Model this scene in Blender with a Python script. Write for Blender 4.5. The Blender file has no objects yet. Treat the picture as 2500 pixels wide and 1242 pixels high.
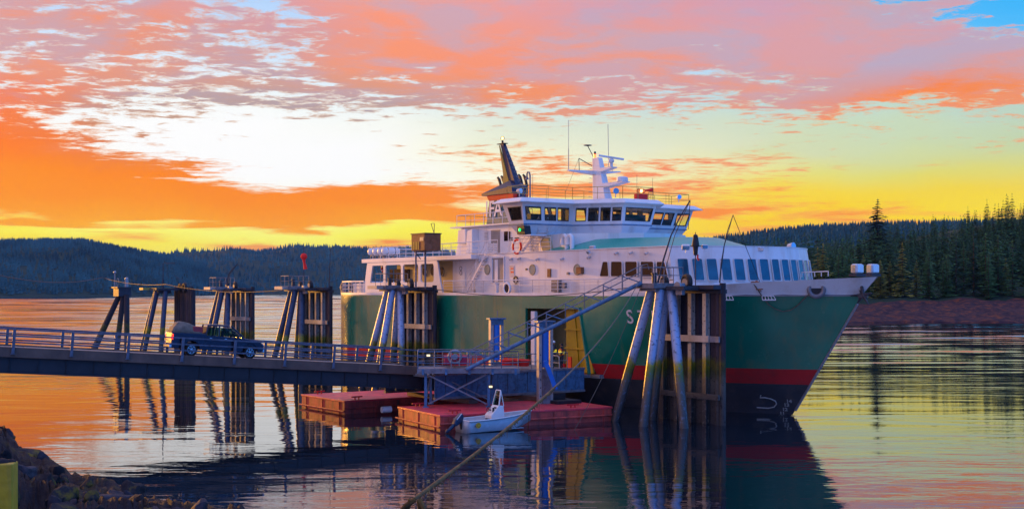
import bpy, bmesh, math, random
from mathutils import Vector, Matrix, noise
R = math.radians
random.seed(7)
SC = bpy.context.scene
COL = SC.collection
FPX, EYE, HOR = 3100.0, 8.4, 712.0

# ---------------------------------------------------------------- camera
cd = bpy.data.cameras.new('camera'); cam = bpy.data.objects.new('camera', cd); COL.objects.link(cam)
cam.location = (0, 0, EYE); cam.rotation_euler = (R(90), 0, 0)
cd.sensor_width = 36.0; cd.lens = FPX / 2500 * 36.0; cd.shift_y = (HOR - 621) / 2500
cd.clip_start = 0.5; cd.clip_end = 30000
SC.camera = cam
SC.view_settings.view_transform = 'Standard'; SC.view_settings.look = 'None'
SC.view_settings.exposure = 0.55; SC.view_settings.gamma = 1.0; SC.view_settings.use_curve_mapping = False

def lin(c):
    return tuple(((v / 255) / 12.92 if v <= 10.3 else ((v / 255 + 0.055) / 1.055) ** 2.4) for v in c)

# ---------------------------------------------------------------- sky
W = bpy.data.worlds.new('World'); SC.world = W; W.use_nodes = True
nt = W.node_tree; N = nt.nodes; L = nt.links; N.clear()
def nd(t, **k):
    n = N.new(t)
    for a, b in k.items(): setattr(n, a, b)
    return n
def mth(op, a, b=None, c=None, clamp=False):
    n = nd('ShaderNodeMath', operation=op, use_clamp=clamp)
    for i, v in enumerate((a, b, c)):
        if v is None: continue
        if isinstance(v, (int, float)): n.inputs[i].default_value = v
        else: L.new(v, n.inputs[i])
    return n.outputs[0]
def mixc(f, a, b):
    n = nd('ShaderNodeMix', data_type='RGBA'); n.clamp_factor = True
    for s, v in ((n.inputs[0], f), (n.inputs[6], a), (n.inputs[7], b)):
        if isinstance(v, (int, float)): s.default_value = v
        elif isinstance(v, tuple): s.default_value = (*v, 1)
        else: L.new(v, s)
    return n.outputs[2]
def mrange(v, a, b, c=0.0, d=1.0, smooth=False):
    n = nd('ShaderNodeMapRange', interpolation_type='SMOOTHSTEP' if smooth else 'LINEAR')
    L.new(v, n.inputs[0])
    for i, q in enumerate((a, b, c, d)): n.inputs[i + 1].default_value = q
    return n.outputs[0]
tc = nd('ShaderNodeTexCoord'); gen = tc.outputs['Generated']
sep = nd('ShaderNodeSeparateXYZ'); L.new(gen, sep.inputs[0])
dx, dy, dz = sep.outputs
az = mth('ARCTAN2', dx, dy); el = mth('ARCSINE', dz)
# cloud deck coordinates (a flat layer seen in perspective) and a slow warp
zc = mth('ADD', mth('MAXIMUM', dz, 0.0), 0.045)
cmb = nd('ShaderNodeCombineXYZ'); L.new(mth('DIVIDE', dx, zc), cmb.inputs[0]); L.new(mth('DIVIDE', dy, zc), cmb.inputs[1])
def nz(vec, scale, detail, rough=0.55, off=(0, 0, 0), scl=(1, 1, 1), dist=0.0, rot=0.0):
    mp = nd('ShaderNodeMapping'); L.new(vec, mp.inputs[0])
    mp.inputs['Location'].default_value = off; mp.inputs['Scale'].default_value = scl
    mp.inputs['Rotation'].default_value = (0, 0, rot)
    n = nd('ShaderNodeTexNoise'); L.new(mp.outputs[0], n.inputs['Vector'])
    n.inputs['Scale'].default_value = scale; n.inputs['Detail'].default_value = detail
    n.inputs['Roughness'].default_value = rough; n.inputs['Distortion'].default_value = dist
    return n.outputs['Fac']
ae = nd('ShaderNodeCombineXYZ'); L.new(az, ae.inputs[0]); L.new(el, ae.inputs[1])
AE = ae.outputs[0]; PL = cmb.outputs[0]
fine = nz(PL, 4.6, 9.0, 0.68, off=(3.1, 1.7, 0), dist=0.35, rot=0.35)
cells = nz(PL, 10.5, 5.0, 0.62, off=(0.4, 8.7, 2), scl=(0.8, 1.0, 1), dist=0.5, rot=-0.2)
broad = nz(AE, 9.0, 5.0, 0.55, off=(1.3, 0.2, 0), scl=(0.45, 2.6, 1), dist=0.4)
streak = nz(AE, 16.0, 6.0, 0.6, off=(4.3, 2.2, 0), scl=(0.35, 4.5, 1), dist=0.6, rot=0.06)
warp = nz(AE, 14.0, 3.0, 0.5, off=(7, 3, 1), scl=(0.6, 1.6, 1))
azw = mth('MULTIPLY_ADD', mth('SUBTRACT', broad, 0.5), 0.16, az)
elw = mth('MULTIPLY_ADD', mth('SUBTRACT', warp, 0.5), 0.032, el)
def AZ(px): return math.atan((px - 1250) / FPX)
def EL(py): return math.atan((HOR - py) / FPX)
COLS = [0, 312, 625, 937, 1250, 1562, 1875, 2187, 2500]
# each row: elevation (photo y or degrees), clear-sky colours, cloud colours with coverage; nine azimuths in view, then five outside
# (order outside: -60, -110, 180, 110, 60 degrees)
ROWS = [
 (712, [(255,190,20),(255,225,60),(255,235,80),(255,225,40),(255,220,30),(255,200,20),(255,180,20),(255,200,20),(255,205,30)],
       [(255,140,30,.5),(255,140,40,.6),(255,150,60,.6),(255,150,40,.5),(250,150,30,.5),(250,140,60,.7),(255,130,70,.8),(250,150,60,.4),(250,170,60,.2)]),
 (603, [(255,225,40),(255,240,70),(255,235,90),(255,230,60),(255,225,30),(255,205,20),(255,195,20),(255,205,10),(255,210,20)],
       [(255,160,20,.25),(255,150,50,.5),(245,150,90,.7),(250,140,50,.7),(255,150,40,.3),(250,140,60,.5),(255,130,70,.9),(250,150,60,.3),(250,170,60,.1)]),
 (575, [(255,240,60),(255,250,110),(255,250,110),(255,245,70),(255,235,50),(255,215,30),(255,200,20),(255,215,15),(255,215,25)],
       [(255,170,10,.06),(255,180,10,.08),(255,170,10,.25),(255,170,20,.05),(255,150,30,.2),(250,140,60,.5),(255,140,60,.75),(250,150,60,.3),(250,170,60,.1)]),
 (535, [(255,235,60),(255,245,110),(255,250,140),(255,250,120),(255,245,90),(255,225,60),(255,210,20),(255,220,20),(255,225,40)],
       [(255,160,0,.5),(255,165,0,.55),(255,155,0,.8),(255,160,0,.85),(255,140,20,.35),(255,150,40,.3),(255,145,40,.6),(255,160,40,.35),(250,170,60,.1)]),
 (485, [(255,240,150),(255,250,200),(255,255,235),(255,255,240),(255,250,190),(250,232,130),(250,218,60),(248,216,55),(245,216,65)],
       [(255,146,0,.86),(255,146,0,.88),(255,142,0,.88),(255,140,0,.86),(255,140,40,.5),(255,150,60,.42),(255,150,60,.55),(255,160,40,.15),(250,170,60,.05)]),
 (430, [(255,250,230),(255,255,255),(255,255,255),(255,255,255),(255,253,225),(245,238,185),(232,226,130),(228,220,110),(225,218,115)],
       [(255,140,0,1.),(255,135,0,.9),(250,130,20,.3),(255,140,30,.08),(250,140,60,.45),(250,145,100,.66),(245,150,110,.62),(255,160,90,.15),(250,170,60,.05)]),
 (370, [(255,250,240),(255,255,255),(255,255,255),(255,255,255),(250,248,215),(232,234,205),(215,222,180),(208,220,170),(200,214,165)],
       [(255,120,15,.95),(220,130,80,.3),(200,150,120,.03),(190,160,140,.03),(250,140,60,.4),(240,150,100,.2),(225,155,120,.3),(225,160,120,.18),(240,150,120,.4)]),
 (310, [(250,252,250),(255,255,255),(255,255,255),(250,252,245),(230,236,215),(215,225,205),(208,222,195),(200,220,195),(190,212,190)],
       [(250,120,50,.6),(180,145,125,.34),(175,155,145,.14),(170,155,150,.16),(205,170,160,.14),(215,165,150,.2),(235,155,125,.36),(250,150,90,.25),(225,160,140,.35)]),
 (250, [(235,242,248),(245,250,250),(248,252,250),(235,245,248),(215,232,235),(200,222,225),(190,220,220),(185,216,218),(180,210,215)],
       [(245,125,85,.72),(190,160,155,.6),(178,158,155,.62),(180,160,155,.6),(240,145,100,.72),(240,150,115,.55),(220,160,150,.65),(255,125,0,.97),(245,140,80,.85)]),
 (180, [(225,236,250),(232,242,252),(225,240,252),(215,235,252),(200,225,248),(190,220,245),(180,215,240),(175,210,240),(170,205,235)],
       [(238,155,130,.58),(225,155,140,.66),(195,165,168,.58),(248,152,115,.78),(245,150,125,.9),(240,152,130,.85),(205,165,185,.92),(195,165,190,.97),(210,160,170,.95)]),
 (90,  [(200,222,252),(205,228,252),(195,222,252),(190,218,250),(175,208,248),(165,205,248),(150,200,248),(110,195,250),(70,185,250)],
       [(246,150,120,.75),(240,150,120,.72),(190,165,190,.52),(250,152,125,.97),(245,155,140,1.),(235,158,150,1.),(205,165,190,1.),(205,165,185,.95),(190,165,205,.2)]),
 (0,   [(180,210,252),(185,215,252),(180,212,252),(170,205,250),(150,198,250),(135,195,250),(110,190,250),(70,180,250),(50,178,250)],
       [(235,160,160,.66),(205,165,190,.5),(200,165,195,.55),(250,158,140,.95),(230,162,175,1.),(200,162,195,1.),(185,165,212,.95),(215,160,160,.5),(190,165,205,.0)]),
]
OUTAZ = [-180, -110, -60, 60, 110, 180]
def outer(kind, i, y):  # unseen sky, coloured by sector for the light it throws on the ferry
    t = i / (len(ROWS) - 1)      # 0 horizon .. 1 top of frame
    def mx(a, b): return tuple(a[j] + (b[j] - a[j]) * t for j in range(3))
    if kind == 'clear':
        return [mx((90,145,245),(70,148,252)), mx((225,170,140),(225,205,215)), mx((230,160,95),(235,215,215)),
                mx((180,195,190),(60,155,255)), mx((60,135,250),(45,138,255)), mx((90,145,245),(70,148,252))]
    return [(*mx((170,150,190),(160,150,210)), .2), (*mx((215,150,130),(225,165,160)), .6), (*mx((225,135,80),(235,155,135)), .7),
            (*mx((230,150,110),(180,160,210)), .12), (*mx((150,150,210),(140,160,235)), .05), (*mx((170,150,190),(160,150,210)), .2)]
def ramp(fac, stops):
    n = nd('ShaderNodeValToRGB'); L.new(fac, n.inputs[0]); r = n.color_ramp; r.interpolation = 'LINEAR'
    stops = sorted(stops, key=lambda s: s[0])
    r.elements[0].position = stops[0][0]; r.elements[1].position = stops[-1][0]
    for p, c in stops[1:-1]: r.elements.new(p)
    for e, (p, c) in zip(r.elements, stops):
        k_ = SKY_K if abs(p - .5) < .09 else 1.0
        e.position = p; e.color = (*[v * k_ for v in lin(c[:3])], c[3] if len(c) > 3 else 1)
    return n
SKY_K = 0.69   # in view, dimmed to suit the exposure; unseen sky left brighter to light the ferry
def azf(a): return (a + math.pi) / (2 * math.pi)
azn = mrange(azw, -math.pi, math.pi)
rows = []
for i, (y, cl, cc) in enumerate(ROWS):
    oc, occ = outer('clear', i, y), outer('cloud', i, y)
    s1 = [(azf(AZ(p)), c) for p, c in zip(COLS, cl)] + [(azf(R(a)), c) for a, c in zip(OUTAZ, oc)]
    s2 = [(azf(AZ(p)), c) for p, c in zip(COLS, cc)] + [(azf(R(a)), c) for a, c in zip(OUTAZ, occ)]
    rows.append((EL(y), s1, s2))
up = [(azf(R(a)), c) for a, c in zip(OUTAZ, [(90,150,250),(215,195,215),(215,205,225),(80,155,250),(60,145,252),(90,150,250)])]
upc = [(azf(R(a)), c) for a, c in zip(OUTAZ, [(160,150,210,.2),(235,160,160,.6),(245,160,145,.6),(180,160,215,.2),(140,160,235,.05),(160,150,210,.2)])]
rows.append((R(26), up, upc))
zen = [(azf(R(a)), (110,160,245)) for a in OUTAZ]; zenc = [(azf(R(a)), (215,190,205,.5)) for a in OUTAZ]
rows.append((R(60), zen, zenc))
clear = cloud = cov = None; pe = None
for e, s1, s2 in rows:
    a, b = ramp(azn, s1), ramp(azn, s2)
    if clear is None: clear, cloud, cov = a.outputs[0], b.outputs[0], b.outputs[1]
    else:
        f = mrange(elw, pe, e)
        clear = mixc(f, clear, a.outputs[0]); cloud = mixc(f, cloud, b.outputs[0])
        g = nd('ShaderNodeMix', data_type='FLOAT'); L.new(f, g.inputs[0]); L.new(cov, g.inputs[2]); L.new(b.outputs[1], g.inputs[3]); cov = g.outputs[0]
    pe = e
hi = mrange(el, 0.05, 0.13)
g = nd('ShaderNodeMix', data_type='FLOAT'); L.new(hi, g.inputs[0])
L.new(mth('ADD', mth('MULTIPLY', streak, 0.6), mth('MULTIPLY', broad, 0.4)), g.inputs[2])
L.new(mth('ADD', mth('MULTIPLY', fine, 0.5), mth('ADD', mth('MULTIPLY', cells, 0.4), mth('MULTIPLY', broad, 0.1))), g.inputs[3])
tex = mrange(g.outputs[0], 0.33, 0.67)
mask = mrange(mth('ADD', mth('MULTIPLY_ADD', cov, 1.3, -0.14), mth('MULTIPLY', mth('SUBTRACT', tex, 0.5), 1.5)), 0.32, 0.72, smooth=True)
patchy = nz(AE, 11.0, 4.0, 0.6, off=(9.1, 4.7, 2), scl=(0.5, 1.7, 1), dist=0.8, rot=0.3)
shade = mrange(mth('ADD', mth('MULTIPLY', fine, 0.35), mth('MULTIPLY', patchy, 0.65)), 0.42, 0.58, smooth=True)
hot = mixc(0.28, cloud, (0.68, 0.21, 0.07))
cool = mixc(0.6, cloud, (0.33, 0.29, 0.38))
lit = mixc(mrange(el, 0.1, 0.17), cloud, mixc(shade, cool, hot))
lit = mixc(mth('MULTIPLY', mrange(el, 0.055, 0.02), mth('SUBTRACT', 1.0, shade)), lit, mixc(0.35, lit, (0.68, 0.42, 0.01)))
# the rim of every cloud catches the sunset
rimf = mth('MULTIPLY', mth('MULTIPLY', mask, mth('SUBTRACT', 1.0, mask)), 1.5)
lit = mixc(rimf, lit, (0.69, 0.34, 0.10))
glow = mixc(mask, clear, lit)
below = mixc(mrange(dz, -0.02, 0.0), (0.02, 0.04, 0.06), glow)
bg = nd('ShaderNodeBackground'); L.new(below, bg.inputs[0]); bg.inputs[1].default_value = 1.0
sky = nd('ShaderNodeTexSky', sky_type='NISHITA'); sky.sun_disc = False
SUN_AZ, SUN_EL = -42.0, 5.0
sky.sun_elevation = R(SUN_EL); sky.sun_rotation = R(SUN_AZ); sky.air_density = 1.0; sky.dust_density = 1.0
bg2 = nd('ShaderNodeBackground'); L.new(sky.outputs[0], bg2.inputs[0]); bg2.inputs[1].default_value = 0.0015
add = nd('ShaderNodeAddShader'); L.new(bg.outputs[0], add.inputs[0]); L.new(bg2.outputs[0], add.inputs[1])
out = nd('ShaderNodeOutputWorld'); L.new(add.outputs[0], out.inputs[0])

# ---------------------------------------------------------------- sun: low, behind the left hills' cloud bank
sd = bpy.data.lights.new('sun', 'SUN'); so = bpy.data.objects.new('sun', sd); COL.objects.link(so)
sd.energy = 2.3; sd.color = (1.0, 0.43, 0.06); sd.angle = R(3)
dv = Vector((math.sin(R(SUN_AZ)) * math.cos(R(SUN_EL)), math.cos(R(SUN_AZ)) * math.cos(R(SUN_EL)), math.sin(R(SUN_EL))))
so.rotation_euler = (-dv).to_track_quat('-Z', 'Y').to_euler(); so.location = dv * 200

# ---------------------------------------------------------------- materials
def principled(name):
    m = bpy.data.materials.new(name); m.use_nodes = True
    t = m.node_tree; return m, t, t.nodes['Principled BSDF']
def mat(name, col, rough=0.55, metal=0.0, var=0.2, scale=1.5, dirt=None, amt=0.35, streaks=False, bump=0.15, bscale=8.0, emit=None, es=1.0, spec=0.5, plates=False):
    m, t, p = principled(name); n, l = t.nodes, t.links
    tcn = n.new('ShaderNodeTexCoord'); v = tcn.outputs['Object']
    def noi(sc, det=5, stretch=None, off=0.0):
        mp = n.new('ShaderNodeMapping'); l.new(v, mp.inputs[0]); mp.inputs['Location'].default_value = (off, off * .7, off * .3)
        if stretch: mp.inputs['Scale'].default_value = stretch
        q = n.new('ShaderNodeTexNoise'); l.new(mp.outputs[0], q.inputs['Vector']); q.inputs['Scale'].default_value = sc
        q.inputs['Detail'].default_value = det; q.inputs['Roughness'].default_value = 0.6; return q.outputs['Fac']
    a = n.new('ShaderNodeMix'); a.data_type = 'RGBA'
    rr = n.new('ShaderNodeMapRange'); l.new(noi(scale), rr.inputs[0]); rr.inputs[1].default_value = .3; rr.inputs[2].default_value = .7
    l.new(rr.outputs[0], a.inputs[0])
    a.inputs[6].default_value = (*[c * (1 - var) for c in col], 1); a.inputs[7].default_value = (*[min(1, c * (1 + var)) for c in col], 1)
    colour = a.outputs[2]
    if dirt:
        b = n.new('ShaderNodeMix'); b.data_type = 'RGBA'
        r2 = n.new('ShaderNodeMapRange'); l.new(noi(scale * 1.7, 8, (1, 1, 0.12) if streaks else None, 5.3), r2.inputs[0])
        r2.inputs[1].default_value = .52; r2.inputs[2].default_value = .75; r2.inputs[4].default_value = amt * 2
        l.new(r2.outputs[0], b.inputs[0]); l.new(colour, b.inputs[6]); b.inputs[7].default_value = (*dirt, 1); colour = b.outputs[2]
    l.new(colour, p.inputs['Base Color'])
    p.inputs['Metallic'].default_value = metal; p.inputs['Specular IOR Level'].default_value = spec
    rg = n.new('ShaderNodeMapRange'); l.new(noi(bscale * .6, 4, None, 2.2), rg.inputs[0]); rg.inputs[3].default_value = max(0.02, rough - .12); rg.inputs[4].default_value = min(1, rough + .12)
    l.new(rg.outputs[0], p.inputs['Roughness'])
    if bump:
        bp = n.new('ShaderNodeBump'); bp.inputs['Strength'].default_value = bump; bp.inputs['Distance'].default_value = 0.03
        hgt = noi(bscale, 5, None, 9.1)
        if plates:      # welded plate seams
            sx = n.new('ShaderNodeSeparateXYZ'); l.new(v, sx.inputs[0]); cx_ = n.new('ShaderNodeCombineXYZ'); l.new(sx.outputs[0], cx_.inputs[0]); l.new(sx.outputs[2], cx_.inputs[1])
            br = n.new('ShaderNodeTexBrick'); l.new(cx_.outputs[0], br.inputs['Vector']); br.inputs['Scale'].default_value = 1.0; br.inputs['Brick Width'].default_value = 3.1; br.inputs['Row Height'].default_value = 1.24; br.inputs['Mortar Size'].default_value = .018; br.inputs['Mortar Smooth'].default_value = .6
            ad = n.new('ShaderNodeMath'); ad.operation = 'MULTIPLY_ADD'; l.new(br.outputs['Fac'], ad.inputs[0]); ad.inputs[1].default_value = .5; l.new(hgt, ad.inputs[2]); hgt = ad.outputs[0]
        l.new(hgt, bp.inputs['Height']); l.new(bp.outputs[0], p.inputs['Normal'])
    if name == 'hull_green': p.inputs['Coat Weight'].default_value = .6; p.inputs['Coat Roughness'].default_value = .22
    if emit: p.inputs['Emission Color'].default_value = (*emit, 1); p.inputs['Emission Strength'].default_value = es
    return m
def tidal(name, top, rough=0.5, metal=0.0, moss=1.0):
    """painted steel or timber that goes mossy at the tide line and dark with weed below it"""
    m, t, p = principled(name); n, l = t.nodes, t.links
    geo = n.new('ShaderNodeNewGeometry'); s = n.new('ShaderNodeSeparateXYZ'); l.new(geo.outputs['Position'], s.inputs[0])
    q = n.new('ShaderNodeTexNoise'); l.new(geo.outputs['Position'], q.inputs['Vector']); q.inputs['Scale'].default_value = 1.6; q.inputs['Detail'].default_value = 7
    h = n.new('ShaderNodeMath'); h.operation = 'MULTIPLY_ADD'; l.new(q.outputs['Fac'], h.inputs[0]); h.inputs[1].default_value = 1.4; l.new(s.outputs[2], h.inputs[2])
    cr = n.new('ShaderNodeValToRGB'); mr = n.new('ShaderNodeMapRange'); l.new(h.outputs[0], mr.inputs[0]); mr.inputs[1].default_value = 0.; mr.inputs[2].default_value = 10.
    l.new(mr.outputs[0], cr.inputs[0]); e = cr.color_ramp.elements
    e[0].position = 0.0; e[0].color = (.03, .028, .03, 1); e[1].position = 1.0; e[1].color = (*[c * .75 for c in top], 1)
    for pos, c in ((.2, (.055, .05, .05)), (.34, (.085, .08, .065)), (.40, (.1 * moss, .12 * moss, .012)), (.455, (.24 * moss, .22 * moss, .015 * moss)), (.50, [c * .8 for c in top]), (.6, top)):
        k = e.new(pos); k.color = (*c, 1)
    sc = n.new('ShaderNodeTexNoise'); l.new(geo.outputs['Position'], sc.inputs['Vector']); sc.inputs['Scale'].default_value = 5; sc.inputs['Detail'].default_value = 8
    mr2 = n.new('ShaderNodeMapRange'); l.new(sc.outputs['Fac'], mr2.inputs[0]); mr2.inputs[1].default_value = .56; mr2.inputs[2].default_value = .68
    mx = n.new('ShaderNodeMix'); mx.data_type = 'RGBA'; l.new(mr2.outputs[0], mx.inputs[0]); l.new(cr.outputs[0], mx.inputs[6]); mx.inputs[7].default_value = (*[c * .3 for c in top], 1)
    l.new(mx.outputs[2], p.inputs['Base Color']); p.inputs['Roughness'].default_value = rough; p.inputs['Metallic'].default_value = metal
    bp = n.new('ShaderNodeBump'); bp.inputs['Strength'].default_value = .35; bp.inputs['Distance'].default_value = .04
    l.new(sc.outputs['Fac'], bp.inputs['Height']); l.new(bp.outputs[0], p.inputs['Normal'])
    return m
def glass(name, tint, gloss=0.25, rough=0.03):
    m = bpy.data.materials.new(name); m.use_nodes = True; t = m.node_tree; n, l = t.nodes, t.links; n.clear()
    tr = n.new('ShaderNodeBsdfTransparent'); tr.inputs[0].default_value = (*tint, 1)
    gl = n.new('ShaderNodeBsdfGlossy'); gl.inputs['Roughness'].default_value = rough; gl.inputs[0].default_value = (1, 1, 1, 1)
    fr = n.new('ShaderNodeFresnel'); fr.inputs[0].default_value = 1.0 + gloss * 2.4
    mx = n.new('ShaderNodeMixShader'); l.new(fr.outputs[0], mx.inputs[0]); l.new(tr.outputs[0], mx.inputs[1]); l.new(gl.outputs[0], mx.inputs[2])
    o = n.new('ShaderNodeOutputMaterial'); l.new(mx.outputs[0], o.inputs[0]); return m

MT = dict(
 hull_green=mat('hull_green', (0.002, 0.2, 0.115), .24, var=.16, scale=.35, dirt=(.27, .21, .07), amt=.26, streaks=True, bump=.22, bscale=1.0, spec=.55, plates=True),  # tan streaks: part real staining, part the stern's golden glow put into the colour
 hull_red=mat('hull_red', (0.55, 0.012, 0.015), .5, var=.12, scale=.5, dirt=(.2, .02, .02), amt=.3, bump=.1, bscale=1.5, plates=True),
 hull_black=mat('hull_black', (0.028, 0.03, 0.04), .5, var=.3, scale=.6, dirt=(.09, .07, .06), amt=.4, bump=.1, bscale=2, plates=True),
 white=mat('ship_white', (0.77, 0.77, 0.77), .42, var=.05, scale=.5, dirt=(.5, .38, .26), amt=.28, streaks=True, bump=.1, bscale=1.2, plates=True),
 white_rail=mat('white_rail', (0.72, 0.7, 0.7), .4, var=.05, bump=0),
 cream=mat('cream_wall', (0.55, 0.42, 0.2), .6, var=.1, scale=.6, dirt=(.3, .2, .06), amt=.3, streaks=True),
 deck=mat('deck_grey', (0.17, 0.18, 0.19), .7, var=.2),
 teal=mat('teal_paint', (0.0, 0.33, 0.26), .35, var=.08, scale=.4, bump=.03),
 navy=mat('funnel_navy', (0.012, 0.02, 0.06), .45, var=.2),
 funnel=mat('funnel_teal', (0.02, 0.12, 0.16), .5, var=.2, dirt=(.2, .22, .2), amt=.4),
 stripe=mat('funnel_red', (0.75, 0.03, 0.01), .45, var=.1),
 ochre=mat('fin_ochre', (0.42, 0.30, 0.05), .5, var=.15),
 soot=mat('soot_black', (0.012, 0.011, 0.014), .6, var=.3),
 dark=mat('dark_steel', (0.025, 0.03, 0.045), .5, var=.3, dirt=(.1, .05, .03), amt=.2),
 blue_steel=mat('blue_steel', (0.07, 0.17, 0.3), .45, metal=.15, var=.35, scale=2.5, dirt=(.05, .045, .05), amt=.45),
 grey_steel=mat('grey_steel', (0.2, 0.2, 0.22), .5, metal=.2, var=.3, scale=2, dirt=(.12, .07, .04), amt=.4),
 galv=mat('galvanised', (0.3, 0.31, 0.34), .4, metal=.5, var=.2, scale=4),
 ramp_rail=mat('ramp_rail', (0.09, 0.11, 0.16), .5, metal=.15, var=.35, scale=2.5, dirt=(.06, .035, .03), amt=.5),
 blue_paint=mat('blue_cylinder', (0.01, 0.16, 0.62), .4, var=.15),
 pale=mat('pale_beam', (0.38, 0.36, 0.33), .5, var=.2, dirt=(.2, .13, .06), amt=.35, streaks=True),
 rust=mat('rust_patch', (0.32, 0.09, 0.01), .8, var=.5, scale=4, dirt=(.1, .03, .01)),
 brown=mat('rusty_box', (0.24, 0.09, 0.03), .65, var=.3, scale=3, dirt=(.35, .3, .28), amt=.15),
 barge_top=mat('barge_red_deck', (0.68, 0.04, 0.06), .45, var=.3, scale=.9, dirt=(.12, .05, .04), amt=.4, bump=.3, bscale=3),
 barge_side=mat('barge_side', (0.5, 0.06, 0.04), .6, var=.35, scale=1.4, dirt=(.08, .03, .03), amt=.5, streaks=True, bump=.3),
 rubber=mat('rubber', (0.012, 0.012, 0.014), .7, var=.2),
 black_glass=mat('dark_window', (0.014, 0.006, 0.008), .1, var=.3, bump=0, spec=.3),
 blue_glass=mat('front_window', (0.006, 0.09, 0.16), .07, var=.5, scale=.6, bump=0, spec=.9),
 brass=mat('porthole_rim', (0.25, 0.26, 0.22), .35, metal=.4, var=.1, bump=0),
 lamp_glass=mat('lamp_glass', (0.5, 0.6, 0.7), .08, metal=.9, var=.1, bump=0),
 lampshell=mat('lamp_shell', (0.6, 0.6, 0.62), .3, metal=.3, var=.1, bump=0),
 red=mat('signal_red', (0.8, 0.015, 0.01), .45, var=.08, bump=0),
 sock=mat('windsock_red', (0.9, 0.012, 0.01), .7, var=.1, bump=0, emit=None),
 green_lamp=mat('green_lamp', (0.0, 0.4, 0.05), .3, emit=(0.0, 1.0, 0.12), es=3.0, bump=0),
 red_lamp=mat('red_lamp', (0.6, 0.05, 0.02), .3, emit=(1.0, 0.15, 0.04), es=2.5, bump=0),
 amber_lamp=mat('amber_lamp', (0.6, 0.4, 0.2), .3, emit=(1.0, 0.55, 0.15), es=4.0, bump=0),
 white_lamp=mat('lit_lamp', (0.8, 0.8, 0.5), .3, emit=(1.0, 0.75, 0.3), es=0.9, bump=0),
 yellow=mat('yellow_door', (0.42, 0.27, 0.0), .5, var=.12, scale=1.5, dirt=(.2, .1, 0), amt=.2),
 olive=mat('car_deck_wall', (0.5, 0.42, 0.2), .6, var=.2),
 orange=mat('vest_orange', (0.8, 0.1, 0.01), .6, var=.1, bump=0),
 reflect=mat('reflective_yellow', (0.95, 0.75, 0.0), .35, var=.05, bump=0, emit=(1.0, 0.8, 0.05), es=.35),  # light returned by the tape is put in as a faint emission
 skin=mat('skin', (0.45, 0.24, 0.16), .6, var=.1, bump=0),
 cloth=mat('dark_cloth', (0.02, 0.022, 0.035), .9, var=.2, bump=0),
 helmet=mat('helmet_white', (0.8, 0.8, 0.8), .3, var=.05, bump=0),
 aluminium=mat('aluminium', (0.36, 0.39, 0.43), .42, metal=.35, var=.12, scale=3, dirt=(.3, .3, .32), amt=.25),
 motor=mat('outboard_blue', (0.012, 0.03, 0.07), .25, metal=.2, var=.2, bump=0),
 console=mat('console_white', (0.75, 0.73, 0.72), .35, var=.05, bump=.02),
 screen=glass('console_screen', (0.35, 0.7, 0.66), .3),
 sticker=mat('sticker_gold', (0.65, 0.36, 0.01), .45, var=.25, scale=9, bump=0),
 truck=mat('truck_paint', (0.012, 0.022, 0.05), .18, metal=.35, var=.15, bump=0),
 chrome=mat('chrome', (0.6, 0.6, 0.62), .15, metal=1.0, var=.05, bump=0),
 tarp=mat('tan_tarp', (0.2, 0.15, 0.11), .8, var=.3, scale=4, bump=.5, bscale=5),
 truck_glass=glass('truck_glass', (0.3, 0.5, 0.55), .08, .25),
 bridge_glass=glass('bridge_glass', (0.93, 0.96, 0.93), .1),
 planks=mat('ramp_deck', (0.2, 0.19, 0.18), .7, var=.3, scale=2, dirt=(.06, .05, .05)),
 fascia=mat('ramp_fascia', (0.12, 0.07, 0.05), .65, var=.35, scale=.7, dirt=(.05, .03, .03), amt=.4, streaks=True),
 girder=mat('ramp_girder', (0.012, 0.014, 0.022), .6, var=.4, scale=.7, dirt=(.02, .015, .02), amt=.5),
 rope=mat('rope', (0.13, 0.1, 0.07), .9, var=.4, scale=6, bump=.8, bscale=20),
 mossrope=mat('weedy_rope', (0.16, 0.085, 0.02), .95, var=.6, scale=3, dirt=(.07, .06, .03), amt=.6, bump=1, bscale=14),
 wire=mat('wire', (0.02, 0.02, 0.025), .6, bump=0),
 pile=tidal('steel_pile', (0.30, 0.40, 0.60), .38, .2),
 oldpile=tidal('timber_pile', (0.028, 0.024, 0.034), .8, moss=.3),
 pile_shaded=tidal('steel_pile_shaded', (0.05, 0.075, 0.14), .5, .2),  # steel_pile again, its backlit shade painted in as a darker colour
 beam=tidal('pale_fender_beam', (0.42, 0.40, 0.36), .5),
 board=tidal('fender_board', (0.02, 0.022, 0.05), .75, moss=.35),
 board_b=tidal('fender_board_worn', (0.055, 0.035, 0.045), .75, moss=.35),
)
M = MT

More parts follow.
